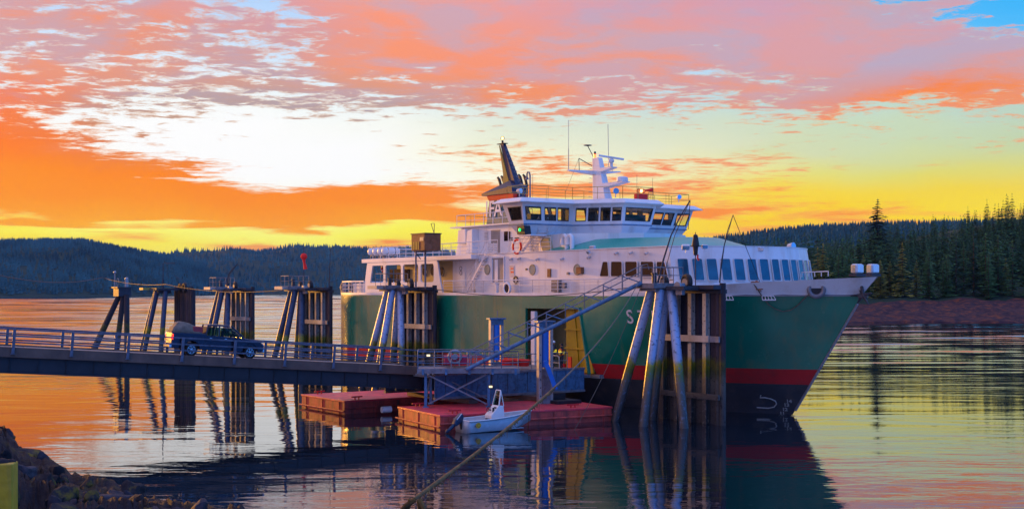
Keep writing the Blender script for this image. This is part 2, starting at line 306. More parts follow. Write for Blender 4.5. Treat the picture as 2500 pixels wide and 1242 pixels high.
# ---------------------------------------------------------------- mesh builder
class MB:
    def __init__(s): s.v = []; s.f = []; s.m = []
    def add(s, vs, fs, mi=0):
        o = len(s.v); s.v += [tuple(v) for v in vs]; s.f += [tuple(o + i for i in f) for f in fs]; s.m += [mi] * len(fs); return s
    def box(s, c, d, rz=0.0, mi=0):
        cx, cy, cz = c; hx, hy, hz = d[0] / 2, d[1] / 2, d[2] / 2; co, si = math.cos(rz), math.sin(rz)
        vs = [(cx + a * hx * co - b * hy * si, cy + a * hx * si + b * hy * co, cz + e * hz) for e in (-1, 1) for a, b in ((-1, -1), (1, -1), (1, 1), (-1, 1))]
        return s.add(vs, [(3, 2, 1, 0), (4, 5, 6, 7), (0, 1, 5, 4), (1, 2, 6, 5), (2, 3, 7, 6), (3, 0, 4, 7)], mi)
    def b2(s, p, q, mi=0):
        return s.box([(p[i] + q[i]) / 2 for i in range(3)], [abs(q[i] - p[i]) for i in range(3)], 0, mi)
    def bar(s, p, q, w, h=None, mi=0, up=(0, 0, 1)):
        h = h or w; p, q = Vector(p), Vector(q); d = (q - p).normalized(); u = Vector(up)
        if abs(d.dot(u)) > .98: u = Vector((1, 0, 0))
        a = d.cross(u).normalized() * (w / 2); b = a.cross(d).normalized() * (h / 2)
        vs = [x + k * a + j * b for x in (p, q) for k, j in ((-1, -1), (1, -1), (1, 1), (-1, 1))]
        return s.add(vs, [(3, 2, 1, 0), (4, 5, 6, 7), (0, 1, 5, 4), (1, 2, 6, 5), (2, 3, 7, 6), (3, 0, 4, 7)], mi)
    def cyl(s, p, q, r, r2=None, n=10, mi=0):
        r2 = r if r2 is None else r2; p, q = Vector(p), Vector(q); d = (q - p).normalized()
        u = Vector((0, 0, 1)) if abs(d.z) < .9 else Vector((1, 0, 0)); a = d.cross(u).normalized(); b = d.cross(a)
        vs = [x + (a * math.cos(2 * math.pi * i / n) + b * math.sin(2 * math.pi * i / n)) * rr for x, rr in ((p, r), (q, r2)) for i in range(n)]
        return s.add(vs, [(i, (i + 1) % n, n + (i + 1) % n, n + i) for i in range(n)] + [tuple(range(n - 1, -1, -1)), tuple(range(n, 2 * n))], mi)
    def tube(s, pts, r, n=6, mi=0):
        pts = [Vector(p) for p in pts]; rs = r if isinstance(r, (list, tuple)) else [r] * len(pts); vs = []; pa = None
        for i, p in enumerate(pts):
            d = (pts[min(i + 1, len(pts) - 1)] - pts[max(i - 1, 0)]).normalized()
            if pa is None: u = Vector((0, 0, 1)) if abs(d.z) < .9 else Vector((1, 0, 0)); a = d.cross(u).normalized()
            else: a = (pa - d * pa.dot(d)).normalized()
            pa = a; b = d.cross(a)
            vs += [p + (a * math.cos(2 * math.pi * k / n) + b * math.sin(2 * math.pi * k / n)) * rs[i] for k in range(n)]
        fs = [(i * n + k, i * n + (k + 1) % n, (i + 1) * n + (k + 1) % n, (i + 1) * n + k) for i in range(len(pts) - 1) for k in range(n)]
        fs += [tuple(range(n - 1, -1, -1)), tuple(range((len(pts) - 1) * n, len(pts) * n))]
        return s.add(vs, fs, mi)
    def loft(s, lo, hi, mi=0, caps=(True, True), wall=True):
        n = len(lo); vs = [tuple(p) for p in lo] + [tuple(p) for p in hi]; fs = []
        if wall: fs += [(i, (i + 1) % n, n + (i + 1) % n, n + i) for i in range(n)]
        if caps[0]: fs.append(tuple(range(n - 1, -1, -1)))
        if caps[1]: fs.append(tuple(range(n, 2 * n)))
        return s.add(vs, fs, mi)
    def prism(s, poly, z0, z1, mi=0): return s.loft([(x, y, z0) for x, y in poly], [(x, y, z1) for x, y in poly], mi)
    def side(s, poly, y0, y1, mi=0): return s.loft([(x, y0, z) for x, z in poly], [(x, y1, z) for x, z in poly], mi)
    def ball(s, c, r, seg=10, ring=6, sc=(1, 1, 1), mi=0):
        vs = []; c = Vector(c)
        for j in range(ring + 1):
            t = math.pi * j / ring
            for i in range(seg):
                a = 2 * math.pi * i / seg; vs.append((c.x + r * sc[0] * math.sin(t) * math.cos(a), c.y + r * sc[1] * math.sin(t) * math.sin(a), c.z + r * sc[2] * math.cos(t)))
        return s.add(vs, [(j * seg + i, (j + 1) * seg + i, (j + 1) * seg + (i + 1) % seg, j * seg + (i + 1) % seg) for j in range(ring) for i in range(seg)], mi)
    def torus(s, c, ax, R1, r, seg=20, n=8, mi=0, sq=1.0, a0=0.0, a1=None):
        ax = Vector(ax).normalized(); u = Vector((0, 0, 1)) if abs(ax.z) < .9 else Vector((1, 0, 0)); a = ax.cross(u).normalized(); b = ax.cross(a); c = Vector(c)
        full = a1 is None; a1 = 2 * math.pi if full else a1; vs = []; cnt = seg if full else seg + 1
        for i in range(cnt):
            t = a0 + (a1 - a0) * i / seg; d = a * math.cos(t) + b * math.sin(t)
            for k in range(n):
                w = 2 * math.pi * k / n; vs.append(c + d * (R1 + r * math.cos(w)) + ax * r * math.sin(w) * sq)
        m = cnt if full else cnt - 1
        return s.add(vs, [(i * n + k, ((i + 1) % cnt) * n + k, ((i + 1) % cnt) * n + (k + 1) % n, i * n + (k + 1) % n) for i in range(m) for k in range(n)], mi)
    def build(s, name, mats, parent=None, smooth=False, label=None, kind=None, bevel=0.0):
        me = bpy.data.meshes.new(name); me.from_pydata([tuple(v) for v in s.v], [], s.f)
        for m_ in (mats if isinstance(mats, (list, tuple)) else [mats]): me.materials.append(m_)
        if any(s.m): me.polygons.foreach_set('material_index', s.m)
        bm = bmesh.new(); bm.from_mesh(me); bmesh.ops.recalc_face_normals(bm, faces=bm.faces[:]); bm.to_mesh(me); bm.free()
        if smooth:
            me.polygons.foreach_set('use_smooth', [True] * len(me.polygons))
            me.set_sharp_from_angle(angle=R(38))
        o = bpy.data.objects.new(name, me); COL.objects.link(o); o.parent = parent
        if bevel:
            md = o.modifiers.new('edge', 'BEVEL'); md.width = bevel; md.segments = 2; md.limit_method = 'ANGLE'
        if label: o['label'] = label
        if kind: o['kind'] = kind
        return o
def tag(o, label, cat, group=None):
    o['label'] = label; o['category'] = cat
    if group: o['group'] = group
    return o
def thing(name, label, cat, loc=(0, 0, 0), rz=0.0, group=None, rot=None):
    o = bpy.data.objects.new(name, None); COL.objects.link(o); o.location = loc; o.rotation_euler = rot or (0, 0, rz); o.empty_display_size = .3
    return tag(o, label, cat, group)
def kids(o): return [c for c in bpy.data.objects if c.parent == o]
def dup(o, loc=None, rz=None, label=None, group=None, parent=None, tree=None):
    c = o.copy(); COL.objects.link(c); c.parent = parent
    if loc is not None: c.location = loc
    if rz is not None: c.rotation_euler = (0, 0, rz)
    if label: c['label'] = label
    if group: c['group'] = group
    for ch in (tree or KT)(o): dup(ch, parent=c, tree=tree)
    return c
def KT(o): return list(o.children)
def Wp(px, py, Y): return Vector(((px - 1250) / FPX * Y, Y, EYE - (py - HOR) / FPX * Y))
def sag(p, q, d, n=16):
    p, q = Vector(p), Vector(q); return [p.lerp(q, i / n) - Vector((0, 0, d * 4 * (i / n) * (1 - i / n))) for i in range(n + 1)]

# ================================================================ setting
def structure(o): o['kind'] = 'structure'; return o
# water
def water_mat():
    m, t, p = principled('water'); n, l = t.nodes, t.links
    geo = n.new('ShaderNodeNewGeometry'); P = geo.outputs['Position']
    s = n.new('ShaderNodeSeparateXYZ'); l.new(P, s.inputs[0])
    def noi(sc, det, scl=(1, 1, 1), off=(0, 0, 0), rot=0.0, dist=0.0, rough=.5):
        mp = n.new('ShaderNodeMapping'); l.new(P, mp.inputs[0]); mp.inputs['Scale'].default_value = scl; mp.inputs['Location'].default_value = off; mp.inputs['Rotation'].default_value = (0, 0, rot)
        q = n.new('ShaderNodeTexNoise'); q.noise_dimensions = '2D'; l.new(mp.outputs[0], q.inputs['Vector']); q.inputs['Scale'].default_value = sc; q.inputs['Detail'].default_value = det
        q.inputs['Distortion'].default_value = dist; q.inputs['Roughness'].default_value = rough; return q.outputs['Fac']
    def ma(op, a, b, c=None):
        k = n.new('ShaderNodeMath'); k.operation = op
        for i, v in enumerate((a, b, c)):
            if v is None: continue
            if isinstance(v, (int, float)): k.inputs[i].default_value = v
            else: l.new(v, k.inputs[i])
        return k.outputs[0]
    def mr(v, a, b, c, d):
        k = n.new('ShaderNodeMapRange'); l.new(v, k.inputs[0])
        for i, q in enumerate((a, b, c, d)): k.inputs[i + 1].default_value = q
        return k.outputs[0]
    swell = noi(.22, 2, (.35, 1, 1), rot=.12, dist=.4)
    ripple = noi(1.1, 3, (.4, 1, 1), off=(4, 9, 0), rot=-.1, dist=.5)
    chop = noi(2.6, 3, (.5, 1, 1), off=(14, 3, 0), rot=.25, dist=.3)
    patch = noi(.018, 3, (.35, 1, 1), off=(3.3, 0.4, 0), dist=1.0)
    far = mr(s.outputs[1], 85, 240, 0.0, 1.0)                      # sheltered inside the dock, wind-ruffled in the channel
    pm = mr(patch, .42, .62, .35, 1.0)
    h = ma('ADD', ma('MULTIPLY', swell, mr(s.outputs[1], 30, 260, .04, .06)), ma('MULTIPLY', ma('MULTIPLY', ripple, pm), mr(s.outputs[1], 30, 300, .012, .02)))
    h = ma('ADD', h, ma('MULTIPLY', ma('MULTIPLY', chop, pm), ma('MULTIPLY_ADD', far, .008, .0016)))
    bp = n.new('ShaderNodeBump'); bp.inputs['Strength'].default_value = 1.0; bp.inputs['Distance'].default_value = 1.0
    l.new(h, bp.inputs['Height']); l.new(bp.outputs[0], p.inputs['Normal'])
    p.inputs['Base Color'].default_value = (.006, .014, .024, 1)
    l.new(ma('MULTIPLY_ADD', far, .012, .008), p.inputs['Roughness'])
    p.inputs['IOR'].default_value = 2.8; p.inputs['Specular IOR Level'].default_value = .62
    return m
import numpy as np
def water_mesh():
    # wind waves outside the berth are real geometry, growing with the open distance; the sheltered basin stays flat
    NR, NC = 760, 430; Y0, Y1 = 88.0, 3300.0
    Y = Y0 * (Y1 / Y0) ** np.linspace(0, 1, NR); U = np.linspace(-.62, .62, NC); YY, UU = np.meshgrid(Y, U, indexing='ij'); q = np.log(YY); rs = np.random.RandomState(5); Z = np.zeros_like(YY)
    for lam, sl in ((.021, .022), (.026, .026), (.033, .03), (.043, .026), (.06, .02), (.028, .024), (.037, .024)):
        b = rs.uniform(-34, 34); ph = rs.uniform(0, 6.28); wob = .8 * np.sin(UU * rs.uniform(10, 40) + q * rs.uniform(3, 12) + rs.uniform(0, 6))
        amp = .6 + .4 * np.sin(UU * rs.uniform(6, 25) + q * rs.uniform(4, 14) + rs.uniform(0, 6)); Z += 1.5 * sl * lam * YY / 6.283 * np.sin(6.283 * q / lam + b * UU + ph + wob) * amp
    k = np.clip((YY - 95) / 110, 0, 1); Z *= k * np.clip((.62 - np.abs(UU)) / .03, 0, 1) * np.clip((3300 - YY) / 300, 0, 1)
    vs = np.stack([UU * YY, YY, Z], -1).reshape(-1, 3).tolist(); idx = np.arange(NR * NC).reshape(NR, NC)
    fs = np.stack([idx[:-1, :-1], idx[:-1, 1:], idx[1:, 1:], idx[1:, :-1]], -1).reshape(-1, 4).tolist()
    o = len(vs); a, b, c, d = 0, NC - 1, NR * NC - 1, (NR - 1) * NC
    vs += [(-9000, -200, 0), (9000, -200, 0), (9000, 14000, 0), (-9000, 14000, 0)]
    near = list(range(0, NC)); far = list(range((NR - 1) * NC, NR * NC)); lft = [i * NC for i in range(NR)]; rgt = [i * NC + NC - 1 for i in range(NR)]
    fs += [[o, o + 1] + near[::-1], [o + 3] + far + [o + 2] , [o + 3, o] + lft, [o + 1, o + 2] + rgt[::-1]]
    me = bpy.data.meshes.new('water'); me.from_pydata(vs, [], fs); me.polygons.foreach_set('use_smooth', [True] * len(me.polygons)); me.materials.append(water_mat())
    ob = bpy.data.objects.new('water', me); COL.objects.link(ob); return structure(ob)
water_mesh()
mb = MB(); mb.add([(-9000, -200, -9), (9000, -200, -9), (9000, 14000, -9), (-9000, 14000, -9)], [(0, 1, 2, 3)])
structure(mb.build('seabed', mat('seabed_mud', (.05, .045, .04), .9, bump=0)))

def interp(tab, x):
    if x <= tab[0][0]: return tab[0][1]
    for (a, b), (c, d) in zip(tab, tab[1:]):
        if x <= c: return b + (d - b) * (x - a) / (c - a)
    return tab[-1][1]
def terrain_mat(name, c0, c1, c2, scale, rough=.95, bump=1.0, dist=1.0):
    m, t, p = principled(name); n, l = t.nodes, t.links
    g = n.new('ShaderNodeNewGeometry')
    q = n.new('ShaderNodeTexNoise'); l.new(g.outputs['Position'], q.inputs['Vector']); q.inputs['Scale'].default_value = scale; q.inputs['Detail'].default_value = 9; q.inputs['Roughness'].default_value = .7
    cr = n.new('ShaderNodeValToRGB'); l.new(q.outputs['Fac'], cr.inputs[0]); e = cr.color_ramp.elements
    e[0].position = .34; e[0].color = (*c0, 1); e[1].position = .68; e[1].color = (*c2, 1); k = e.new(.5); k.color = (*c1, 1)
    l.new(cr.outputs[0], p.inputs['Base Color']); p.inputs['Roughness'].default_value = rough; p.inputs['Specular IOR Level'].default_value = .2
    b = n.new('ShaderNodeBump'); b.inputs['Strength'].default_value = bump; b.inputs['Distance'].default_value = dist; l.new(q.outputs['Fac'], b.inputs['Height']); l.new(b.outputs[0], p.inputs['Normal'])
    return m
forest_floor = terrain_mat('forest_floor', (.012, .03, .02), (.02, .045, .028), (.03, .05, .03), .02, dist=6)
needle_dark = mat('needles_dark', (.028, .085, .05), .85, var=.5, scale=.06, bump=0, spec=.2)
needle_far = mat('needles_far', (.035, .115, .12), .85, var=.6, scale=.008, bump=0, spec=.2)  # bluer than the near needles: distance haze put into the colour
needle_mid = mat('needles_mid', (.08, .2, .065), .85, var=.5, scale=.25, bump=0, spec=.2)
needle_warm = mat('needles_warm', (.27, .27, .05), .85, var=.45, scale=.25, bump=0, spec=.2)
bark = mat('bark', (.09, .06, .045), .9, var=.3)

def hill_mesh(name, crest, shore, Yc, back, px0, px1, step, rows, rough_amp, material):
    """terrain between a shore line and a crest line, both given as bearings (photo columns)"""
    vs, fs = [], []; cols = []; x = px0
    while x <= px1: cols.append(x); x += step
    hf = {}
    for i, px in enumerate(cols):
        ys = interp(shore, px); yc = Yc; zc_ = max(1.5, EYE + (HOR - interp(crest, px)) / FPX * yc - (8 if yc > 2000 else 9))
        u = (px - 1250) / FPX
        for j in range(rows + 1):
            t = j / rows
            if t < .8:
                k = t / .8; Y = ys + (yc - ys) * k; z = -1 + (zc_ + 1) * (math.sin(k * math.pi / 2) ** 1.15)
                z += rough_amp * noise.noise(Vector((u * Y * .004, Y * .004, 3))) * math.sin(k * math.pi) * 2
            else:
                k = (t - .8) / .2; Y = yc + back * k; z = zc_ * (1 - .55 * k * k)
            hf[(i, j)] = (u * Y, Y, z); vs.append((u * Y, Y, z))
    n = rows + 1
    for i in range(len(cols) - 1):
        for j in range(rows): fs.append((i * n + j, (i + 1) * n + j, (i + 1) * n + j + 1, i * n + j + 1))
    mb = MB(); mb.add(vs, fs); o = structure(mb.build(name, material, smooth=True)); return hf, cols
def spikes(name, hf, ncol, rows, count, h, seed, material, label, cat='forest', lo=0.02, w=.2, crest_bias=.3):
    rnd = random.Random(seed); vs, fs = [], []
    for k in range(count):
        i = rnd.uniform(0, ncol - 1.001); j = rows * (.8 - abs(rnd.gauss(0, .035))) if rnd.random() < crest_bias else rows * rnd.uniform(lo, .82)
        i0, j0 = int(i), int(j); fi, fj = i - i0, j - j0
        p = [Vector(hf[(i0 + a, min(j0 + b, rows))]) for a, b in ((0, 0), (1, 0), (0, 1), (1, 1))]
        q = p[0].lerp(p[1], fi).lerp(p[2].lerp(p[3], fi), fj)
        hh = h * rnd.uniform(.55, 1.25); r = hh * w * rnd.uniform(.8, 1.3); o = len(vs); a0 = rnd.uniform(0, 3)
        for lv, (zz, rr) in enumerate(((0.08, 1.0), (.42, .62), (.72, .3))):
            for s_ in range(5):
                a = a0 + lv + 2 * math.pi * s_ / 5; rad = r * rr * rnd.uniform(.75, 1.25); vs.append((q.x + rad * math.cos(a), q.y + rad * math.sin(a), q.z + hh * zz))
        vs.append((q.x + rnd.uniform(-.3, .3), q.y, q.z + hh)); 
        for s_ in range(5):
            b_ = (s_ + 1) % 5
            fs += [(o + s_, o + b_, o + 5 + b_, o + 5 + s_), (o + 5 + s_, o + 5 + b_, o + 10 + b_, o + 10 + s_), (o + 10 + s_, o + 10 + b_, o + 15)]
    me = bpy.data.meshes.new(name); me.from_pydata(vs, [], fs); me.materials.append(material)
    ob = bpy.data.objects.new(name, me); COL.objects.link(ob); ob['kind'] = 'stuff'; return tag(ob, label, cat)

# far ridge, nearer left hill
shoreL = [(-700, 1300), (0, 1800), (300, 2100), (690, 2900), (1200, 3300), (1800, 3300)]
crestF = [(-700, 640), (300, 660), (380, 632), (450, 622), (520, 620), (560, 611), (620, 617), (680, 612), (730, 604), (770, 609), (840, 606), (900, 610), (1000, 608), (1100, 618), (1250, 640), (1500, 650), (1800, 655)]
hf, cols = hill_mesh('hills_far', crestF, shoreL, 4300, 1500, -200, 1800, 25, 20, 18, forest_floor)
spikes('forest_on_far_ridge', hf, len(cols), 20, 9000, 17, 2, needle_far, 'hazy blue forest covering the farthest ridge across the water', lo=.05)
crestN = [(-700, 600), (-300, 596), (0, 594), (60, 590), (120, 589), (200, 588), (250, 598), (300, 607), (360, 617), (400, 624), (440, 632), (470, 643), (520, 662), (570, 690), (610, 708), (640, 716)]
hf, cols = hill_mesh('hills_left', crestN, shoreL, 2750, 1200, -600, 640, 20, 20, 14, forest_floor)
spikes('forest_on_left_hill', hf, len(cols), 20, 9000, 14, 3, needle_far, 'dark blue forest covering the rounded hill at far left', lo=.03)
# hazy ridge right
crestM = [(900, 706), (1500, 640), (1680, 594), (1760, 580), (1850, 568), (1950, 556), (2050, 552), (2150, 548), (2300, 545), (2600, 540), (2900, 540)]
shoreM = [(900, 1250), (1600, 900), (2900, 700)]
hf, cols = hill_mesh('hills_middle', crestM, shoreM, 1500, 500, 900, 2900, 25, 20, 8, forest_floor)
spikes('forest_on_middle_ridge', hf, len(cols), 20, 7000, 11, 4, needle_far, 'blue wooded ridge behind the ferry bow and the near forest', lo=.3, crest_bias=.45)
# near wooded shore on the right
def shoreY(X): return 334 + 12 * math.sin(X * .02) + 6 * noise.noise(Vector((X * .05, 0, 0))) + max(0, 70 - X) * .9
def groundz(X, Y):
    d = Y - shoreY(X)
    if d < 0: return -2 + d * .05
    if d < 46: z = 6.6 * (d / 46) ** .85
    else:
        top = interp([(-40, 0), (40, 1), (100, 6), (150, 16), (200, 29), (260, 39), (330, 44)], X)
        k = min(1, (d - 46) / 190); z = 6.6 + top * (k ** .9)
    return z + noise.noise(Vector((X * .12, Y * .12, 1))) * .8 * min(1, d / 8 + .1)
vs, fs = [], []; nx, ny = 150, 56
for i in range(nx + 1):
    X = 20 + 330 * i / nx
    for j in range(ny + 1):
        Y = 318 + 62 * (j / 36) if j <= 36 else 380 + (j - 36) * 12
        z = groundz(X, Y)
        if j <= 36 and Y > shoreY(X): z += .55 * noise.noise(Vector((X * .45, Y * .5, 4))) + .3 * noise.noise(Vector((X * 1.3, Y * 1.4, 8)))
        vs.append((X, Y, z))
for i in range(nx):
    for j in range(ny): fs.append((i * (ny + 1) + j, (i + 1) * (ny + 1) + j, (i + 1) * (ny + 1) + j + 1, i * (ny + 1) + j + 1))
mb = MB(); mb.add(vs, fs)
bank = terrain_mat('weedy_shore', (.025, .018, .028), (.065, .03, .035), (.26, .075, .025), .4, bump=1, dist=.8)
sb = structure(mb.build('shore_bank', [bank, forest_floor], smooth=True))
sb.data.polygons.foreach_set('material_index', [1 if (k % ny) > 35 else 0 for k in range(nx * ny)])

def conifer(h, r, seed, crown_m, tiers=22, gappy=.12, bare=.06, tris=1.0):
    rnd = random.Random(seed); tb = MB(); cbm = MB()
    tb.cyl((0, 0, -.8), (rnd.uniform(-.2, .2), 0, h * .98), h * .016, .03, 6)
    for i in range(tiers):
        t = bare + (1 - bare) * (i + rnd.uniform(-.3, .3)) / tiers
        z = h * t; rad = r * (1 - max(0, t)) ** .8 * rnd.uniform(.75, 1.15) + .12
        for k in range(int(rnd.randint(7, 9) * tris)):
            if rnd.random() < gappy: continue
            a = rnd.uniform(0, 2 * math.pi); rr = rad * rnd.uniform(.6, 1.15); d = Vector((math.cos(a), math.sin(a), 0)); pr = Vector((-d.y, d.x, 0)); w = rr * rnd.uniform(.22, .36) + .12
            droop = rnd.uniform(.12, .38) * rr; base = Vector((0, 0, z + .1)); tip = d * rr + Vector((0, 0, z - droop))
            for q in range(3):
                f0 = (q + .3) / 3; c = base.lerp(tip, f0 + rnd.uniform(-.08, .08)); e = d * rr * .26; hang = Vector((0, 0, -rnd.uniform(.1, .32) * (rr * .3 + .5)))
                sw = pr * w * (1.15 - .5 * f0) * rnd.uniform(.7, 1.3)
                cbm.add([c - e + sw * .3, c + sw + hang * .7, c + e * 1.3 + hang * .4, c - sw + hang], [(0, 1, 2), (0, 2, 3)])
    top = Vector((0, 0, h)); 
    for q in range(3): a = q * 2.1; cbm.add([top, (math.cos(a) * .25, math.sin(a) * .25, h * .94), (math.cos(a + 1.4) * .25, math.sin(a + 1.4) * .25, h * .94)], [(0, 1, 2)])
    return tb, cbm
def raw(mb, name, m):
    me = bpy.data.meshes.new(name); me.from_pydata([tuple(v) for v in mb.v], [], mb.f); me.materials.append(m); return me
protos = []
for k, (h, r, m_) in enumerate([(20, 4.4, needle_mid), (23, 4.4, needle_dark), (17, 4.2, needle_warm), (22, 4.0, needle_mid), (24, 4.8, needle_dark), (19, 4.6, needle_warm)]):
    tb, cb = conifer(h, r, 40 + k, m_); protos.append((raw(tb, 'trunk', bark), raw(cb, 'crown', m_), h, cb, m_))
def plant(i, X, Y, z, s, label, group):
    t = thing('conifer_tree', label, 'tree', (X, Y, z - .3), random.uniform(0, 6), group); t.scale = (s * random.uniform(.85, 1.15), s * random.uniform(.85, 1.15), s)
    for nm, me in (('trunk', protos[i][0]), ('crown', protos[i][1])):
        o = bpy.data.objects.new(nm, me); COL.objects.link(o); o.parent = t
    return t
rnd = random.Random(11)
KINDS = ['mid green conifer in the front row above the weedy shore', 'dark conifer in the front row above the weedy shore', 'yellow green conifer in the front row above the weedy shore']
kmap = [0, 1, 2, 0, 1, 2]
for k in range(58):                                         # front row along the shore, right of the bow
    X = 52 + 120 * (k + rnd.uniform(-.4, .4)) / 58; Y = shoreY(X) + 45 + rnd.uniform(0, 14); i = rnd.choice([0, 0, 1, 2, 2, 3, 5])
    plant(i, X, Y, groundz(X, Y), rnd.uniform(.62, 1.0), KINDS[kmap[i]], 'conifers in the front row above the shore')
for k in range(52):                                         # along the skyline
    X = 80 + 150 * (k + rnd.uniform(-.45, .45)) / 52; Y = shoreY(X) + 205 + rnd.uniform(-15, 20); i = rnd.choice([1, 4, 3, 1])
    if rnd.random() < .25: continue
    plant(i, X, Y, groundz(X, Y), rnd.uniform(.3, .48), 'dark spiky conifer against the yellow sky on the wooded crest', 'conifers on the skyline of the crest')
tb, cb = conifer(34, 10.5, 91, needle_dark, tiers=30, gappy=.12, bare=.3, tris=1.7)
X, Y = (2143 - 1250) / FPX * 470, 470; z0 = EYE + (HOR - 482) / FPX * 470 - 34
bt = thing('conifer_tree', 'tall open crowned conifer standing high above the crest beside the yellow sky', 'tree', (X, Y, z0))
for nm, me in (('trunk', raw(tb, 'trunk', bark)), ('crown', raw(cb, 'crown', needle_dark))):
    o = bpy.data.objects.new(nm, me); COL.objects.link(o); o.parent = bt
# the mass of trees between, one forest
import numpy as np
V_, F_ = [], []; off = 0
for k in range(1150):
    X = rnd.uniform(30, 260); d = 60 + 170 * rnd.random() ** .8; Y = shoreY(X) + d
    if X / Y > .47: continue
    tbm = protos[rnd.choice([0, 1, 1, 4, 3, 2])][3]; v = np.array(tbm.v); f = np.array(tbm.f, dtype=object)
    s = rnd.uniform(.62, .9) * (1 if d < 150 else .72); a = rnd.uniform(0, 6.28); ca, sa = math.cos(a) * s, math.sin(a) * s
    w = np.stack([v[:, 0] * ca - v[:, 1] * sa + X, v[:, 0] * sa + v[:, 1] * ca + Y, v[:, 2] * s + groundz(X, Y) - .3], 1)
    V_.append(w); F_ += [tuple(i + off for i in q) for q in tbm.f]; off += len(v)
me = bpy.data.meshes.new('forest'); me.from_pydata(np.concatenate(V_).tolist(), [], F_); me.materials.append(needle_mid); me.materials.append(needle_dark)
rs = np.random.RandomState(3); me.polygons.foreach_set('material_index', rs.randint(0, 2, len(me.polygons)).astype('int32'))
fo = bpy.data.objects.new('forest', me); COL.objects.link(fo); fo['kind'] = 'stuff'; tag(fo, 'dense green conifer forest filling the slope on the right shore', 'forest')

# haze over the channel
mb = MB(); mb.b2((-4200, -60, -12), (2200, 6200, 190)); hz = mb.build('haze', mat('tmp', (1, 1, 1)), kind='stuff'); tag(hz, 'thin blue evening haze lying over the channel and hills', 'haze')
hm = bpy.data.materials.new('haze'); hm.use_nodes = True; t = hm.node_tree; t.nodes.clear()
pv = t.nodes.new('ShaderNodeVolumePrincipled'); pv.inputs['Color'].default_value = (.25, .55, 1.0, 1); pv.inputs['Density'].default_value = 0.00003; pv.inputs['Anisotropy'].default_value = 0.0
oo = t.nodes.new('ShaderNodeOutputMaterial'); t.links.new(pv.outputs[0], oo.inputs['Volume']); hz.data.materials.clear(); hz.data.materials.append(hm)

# foreground bank at lower left
def ridge(u):   # photo column -> ridge row and its distance
    return interp([(-400, 930), (-120, 1000), (0, 1052), (80, 1112), (160, 1140), (260, 1172), (330, 1200), (480, 1242), (620, 1290), (900, 1400)], u), interp([(-400, 30), (0, 24), (160, 20), (330, 18), (480, 16.2), (620, 15), (900, 12)], u)
vs, fs = [], []; A, B = 230, 90
for i in range(A + 1):
    px = -420 + 1320 * i / A; ry, rd = ridge(px); u = (px - 1250) / FPX; zr = EYE - (ry - HOR) / FPX * rd
    for j in range(B + 1):
        t = j / B
        if t < .62: k = t / .62; Y = 3 + (rd - 3) * k; z = (zr + .35) + (zr - zr - .35) * k ** 1.5
        else: k = (t - .62) / .38; Y = rd + 16 * k; z = zr - (zr + 3) * (k ** 1.0)
        X = u * Y; z += (.22 * noise.noise(Vector((X * .8, Y * .8, 0))) + .13 * noise.noise(Vector((X * 2.6, Y * 2.6, 5))) + .09 * abs(noise.noise(Vector((X * 6.5, Y * 6.5, 9)))))
        vs.append((X, Y, z))
for i in range(A):
    for j in range(B): fs.append((i * (B + 1) + j, (i + 1) * (B + 1) + j, (i + 1) * (B + 1) + j + 1, i * (B + 1) + j + 1))
mb = MB(); mb.add(vs, fs)
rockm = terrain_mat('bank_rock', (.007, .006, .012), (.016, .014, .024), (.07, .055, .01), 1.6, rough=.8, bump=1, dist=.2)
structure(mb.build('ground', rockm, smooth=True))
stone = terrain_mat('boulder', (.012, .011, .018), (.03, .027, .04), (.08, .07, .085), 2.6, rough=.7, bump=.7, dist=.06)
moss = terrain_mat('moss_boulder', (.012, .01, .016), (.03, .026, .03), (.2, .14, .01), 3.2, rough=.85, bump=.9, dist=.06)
def boulder(seed, m_):
    bm = bmesh.new(); bmesh.ops.create_icosphere(bm, subdivisions=3, radius=1)
    for v in bm.verts:
        p = v.co.copy(); q = p + Vector((seed * 7.7, 0, 0)); f = 1 + .35 * noise.noise(q * .9) + .15 * noise.noise(q * 2.2) + .08 * noise.noise(q * 5)
        for ax in (Vector((1, .3, .4)), Vector((-.5, .8, .6)), Vector((.1, -.9, .5)), Vector((-.2, .1, 1))):   # broken facets
            d = p.dot(ax.normalized())
            if d > .62: f *= .62 / d
        v.co = p * f
    me = bpy.data.meshes.new('boulder'); bm.to_mesh(me); bm.free(); me.materials.append(m_)
    me.polygons.foreach_set('use_smooth', [True] * len(me.polygons)); me.set_sharp_from_angle(angle=R(30)); return me
bmesh_list = [boulder(k, stone if k % 2 else moss) for k in range(6)]
def gz(px, Y):
    ry, rd = ridge(px); zr = EYE - (ry - HOR) / FPX * rd; k = min(1, max(0, (Y - 3) / (rd - 3))); return zr + .35 * (1 - k ** 1.5)
spots = [(20, 22, .75, 'dark weathered boulder crowning the bank at the left edge'), (78, 21.5, .34, 'small knobbly boulder at the tip of the dark outcrop'), (120, 17, .5, 'grey boulder just right of the yellow post'),
 (215, 16.5, .55, 'rounded grey boulder with a mossy top mid bank'), (300, 15.5, .6, 'broad flat boulder near the middle of the bank'), (372, 15.2, .42, 'angular grey boulder on the lower bank edge'),
 (170, 14.6, .5, 'low pale boulder at the bottom beside the post'), (430, 15.4, .34, 'last small boulder before the water at the bottom'), (255, 13.9, .4, 'half buried boulder at the bottom edge of the picture')]
for k, (px, Y, s, lb) in enumerate(spots):
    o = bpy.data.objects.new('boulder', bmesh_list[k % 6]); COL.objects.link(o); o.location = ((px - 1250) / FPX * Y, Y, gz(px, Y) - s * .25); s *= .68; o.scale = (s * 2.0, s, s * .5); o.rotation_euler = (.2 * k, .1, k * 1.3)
    tag(o, lb, 'boulder', 'boulders on the near bank')
rnd = random.Random(5)
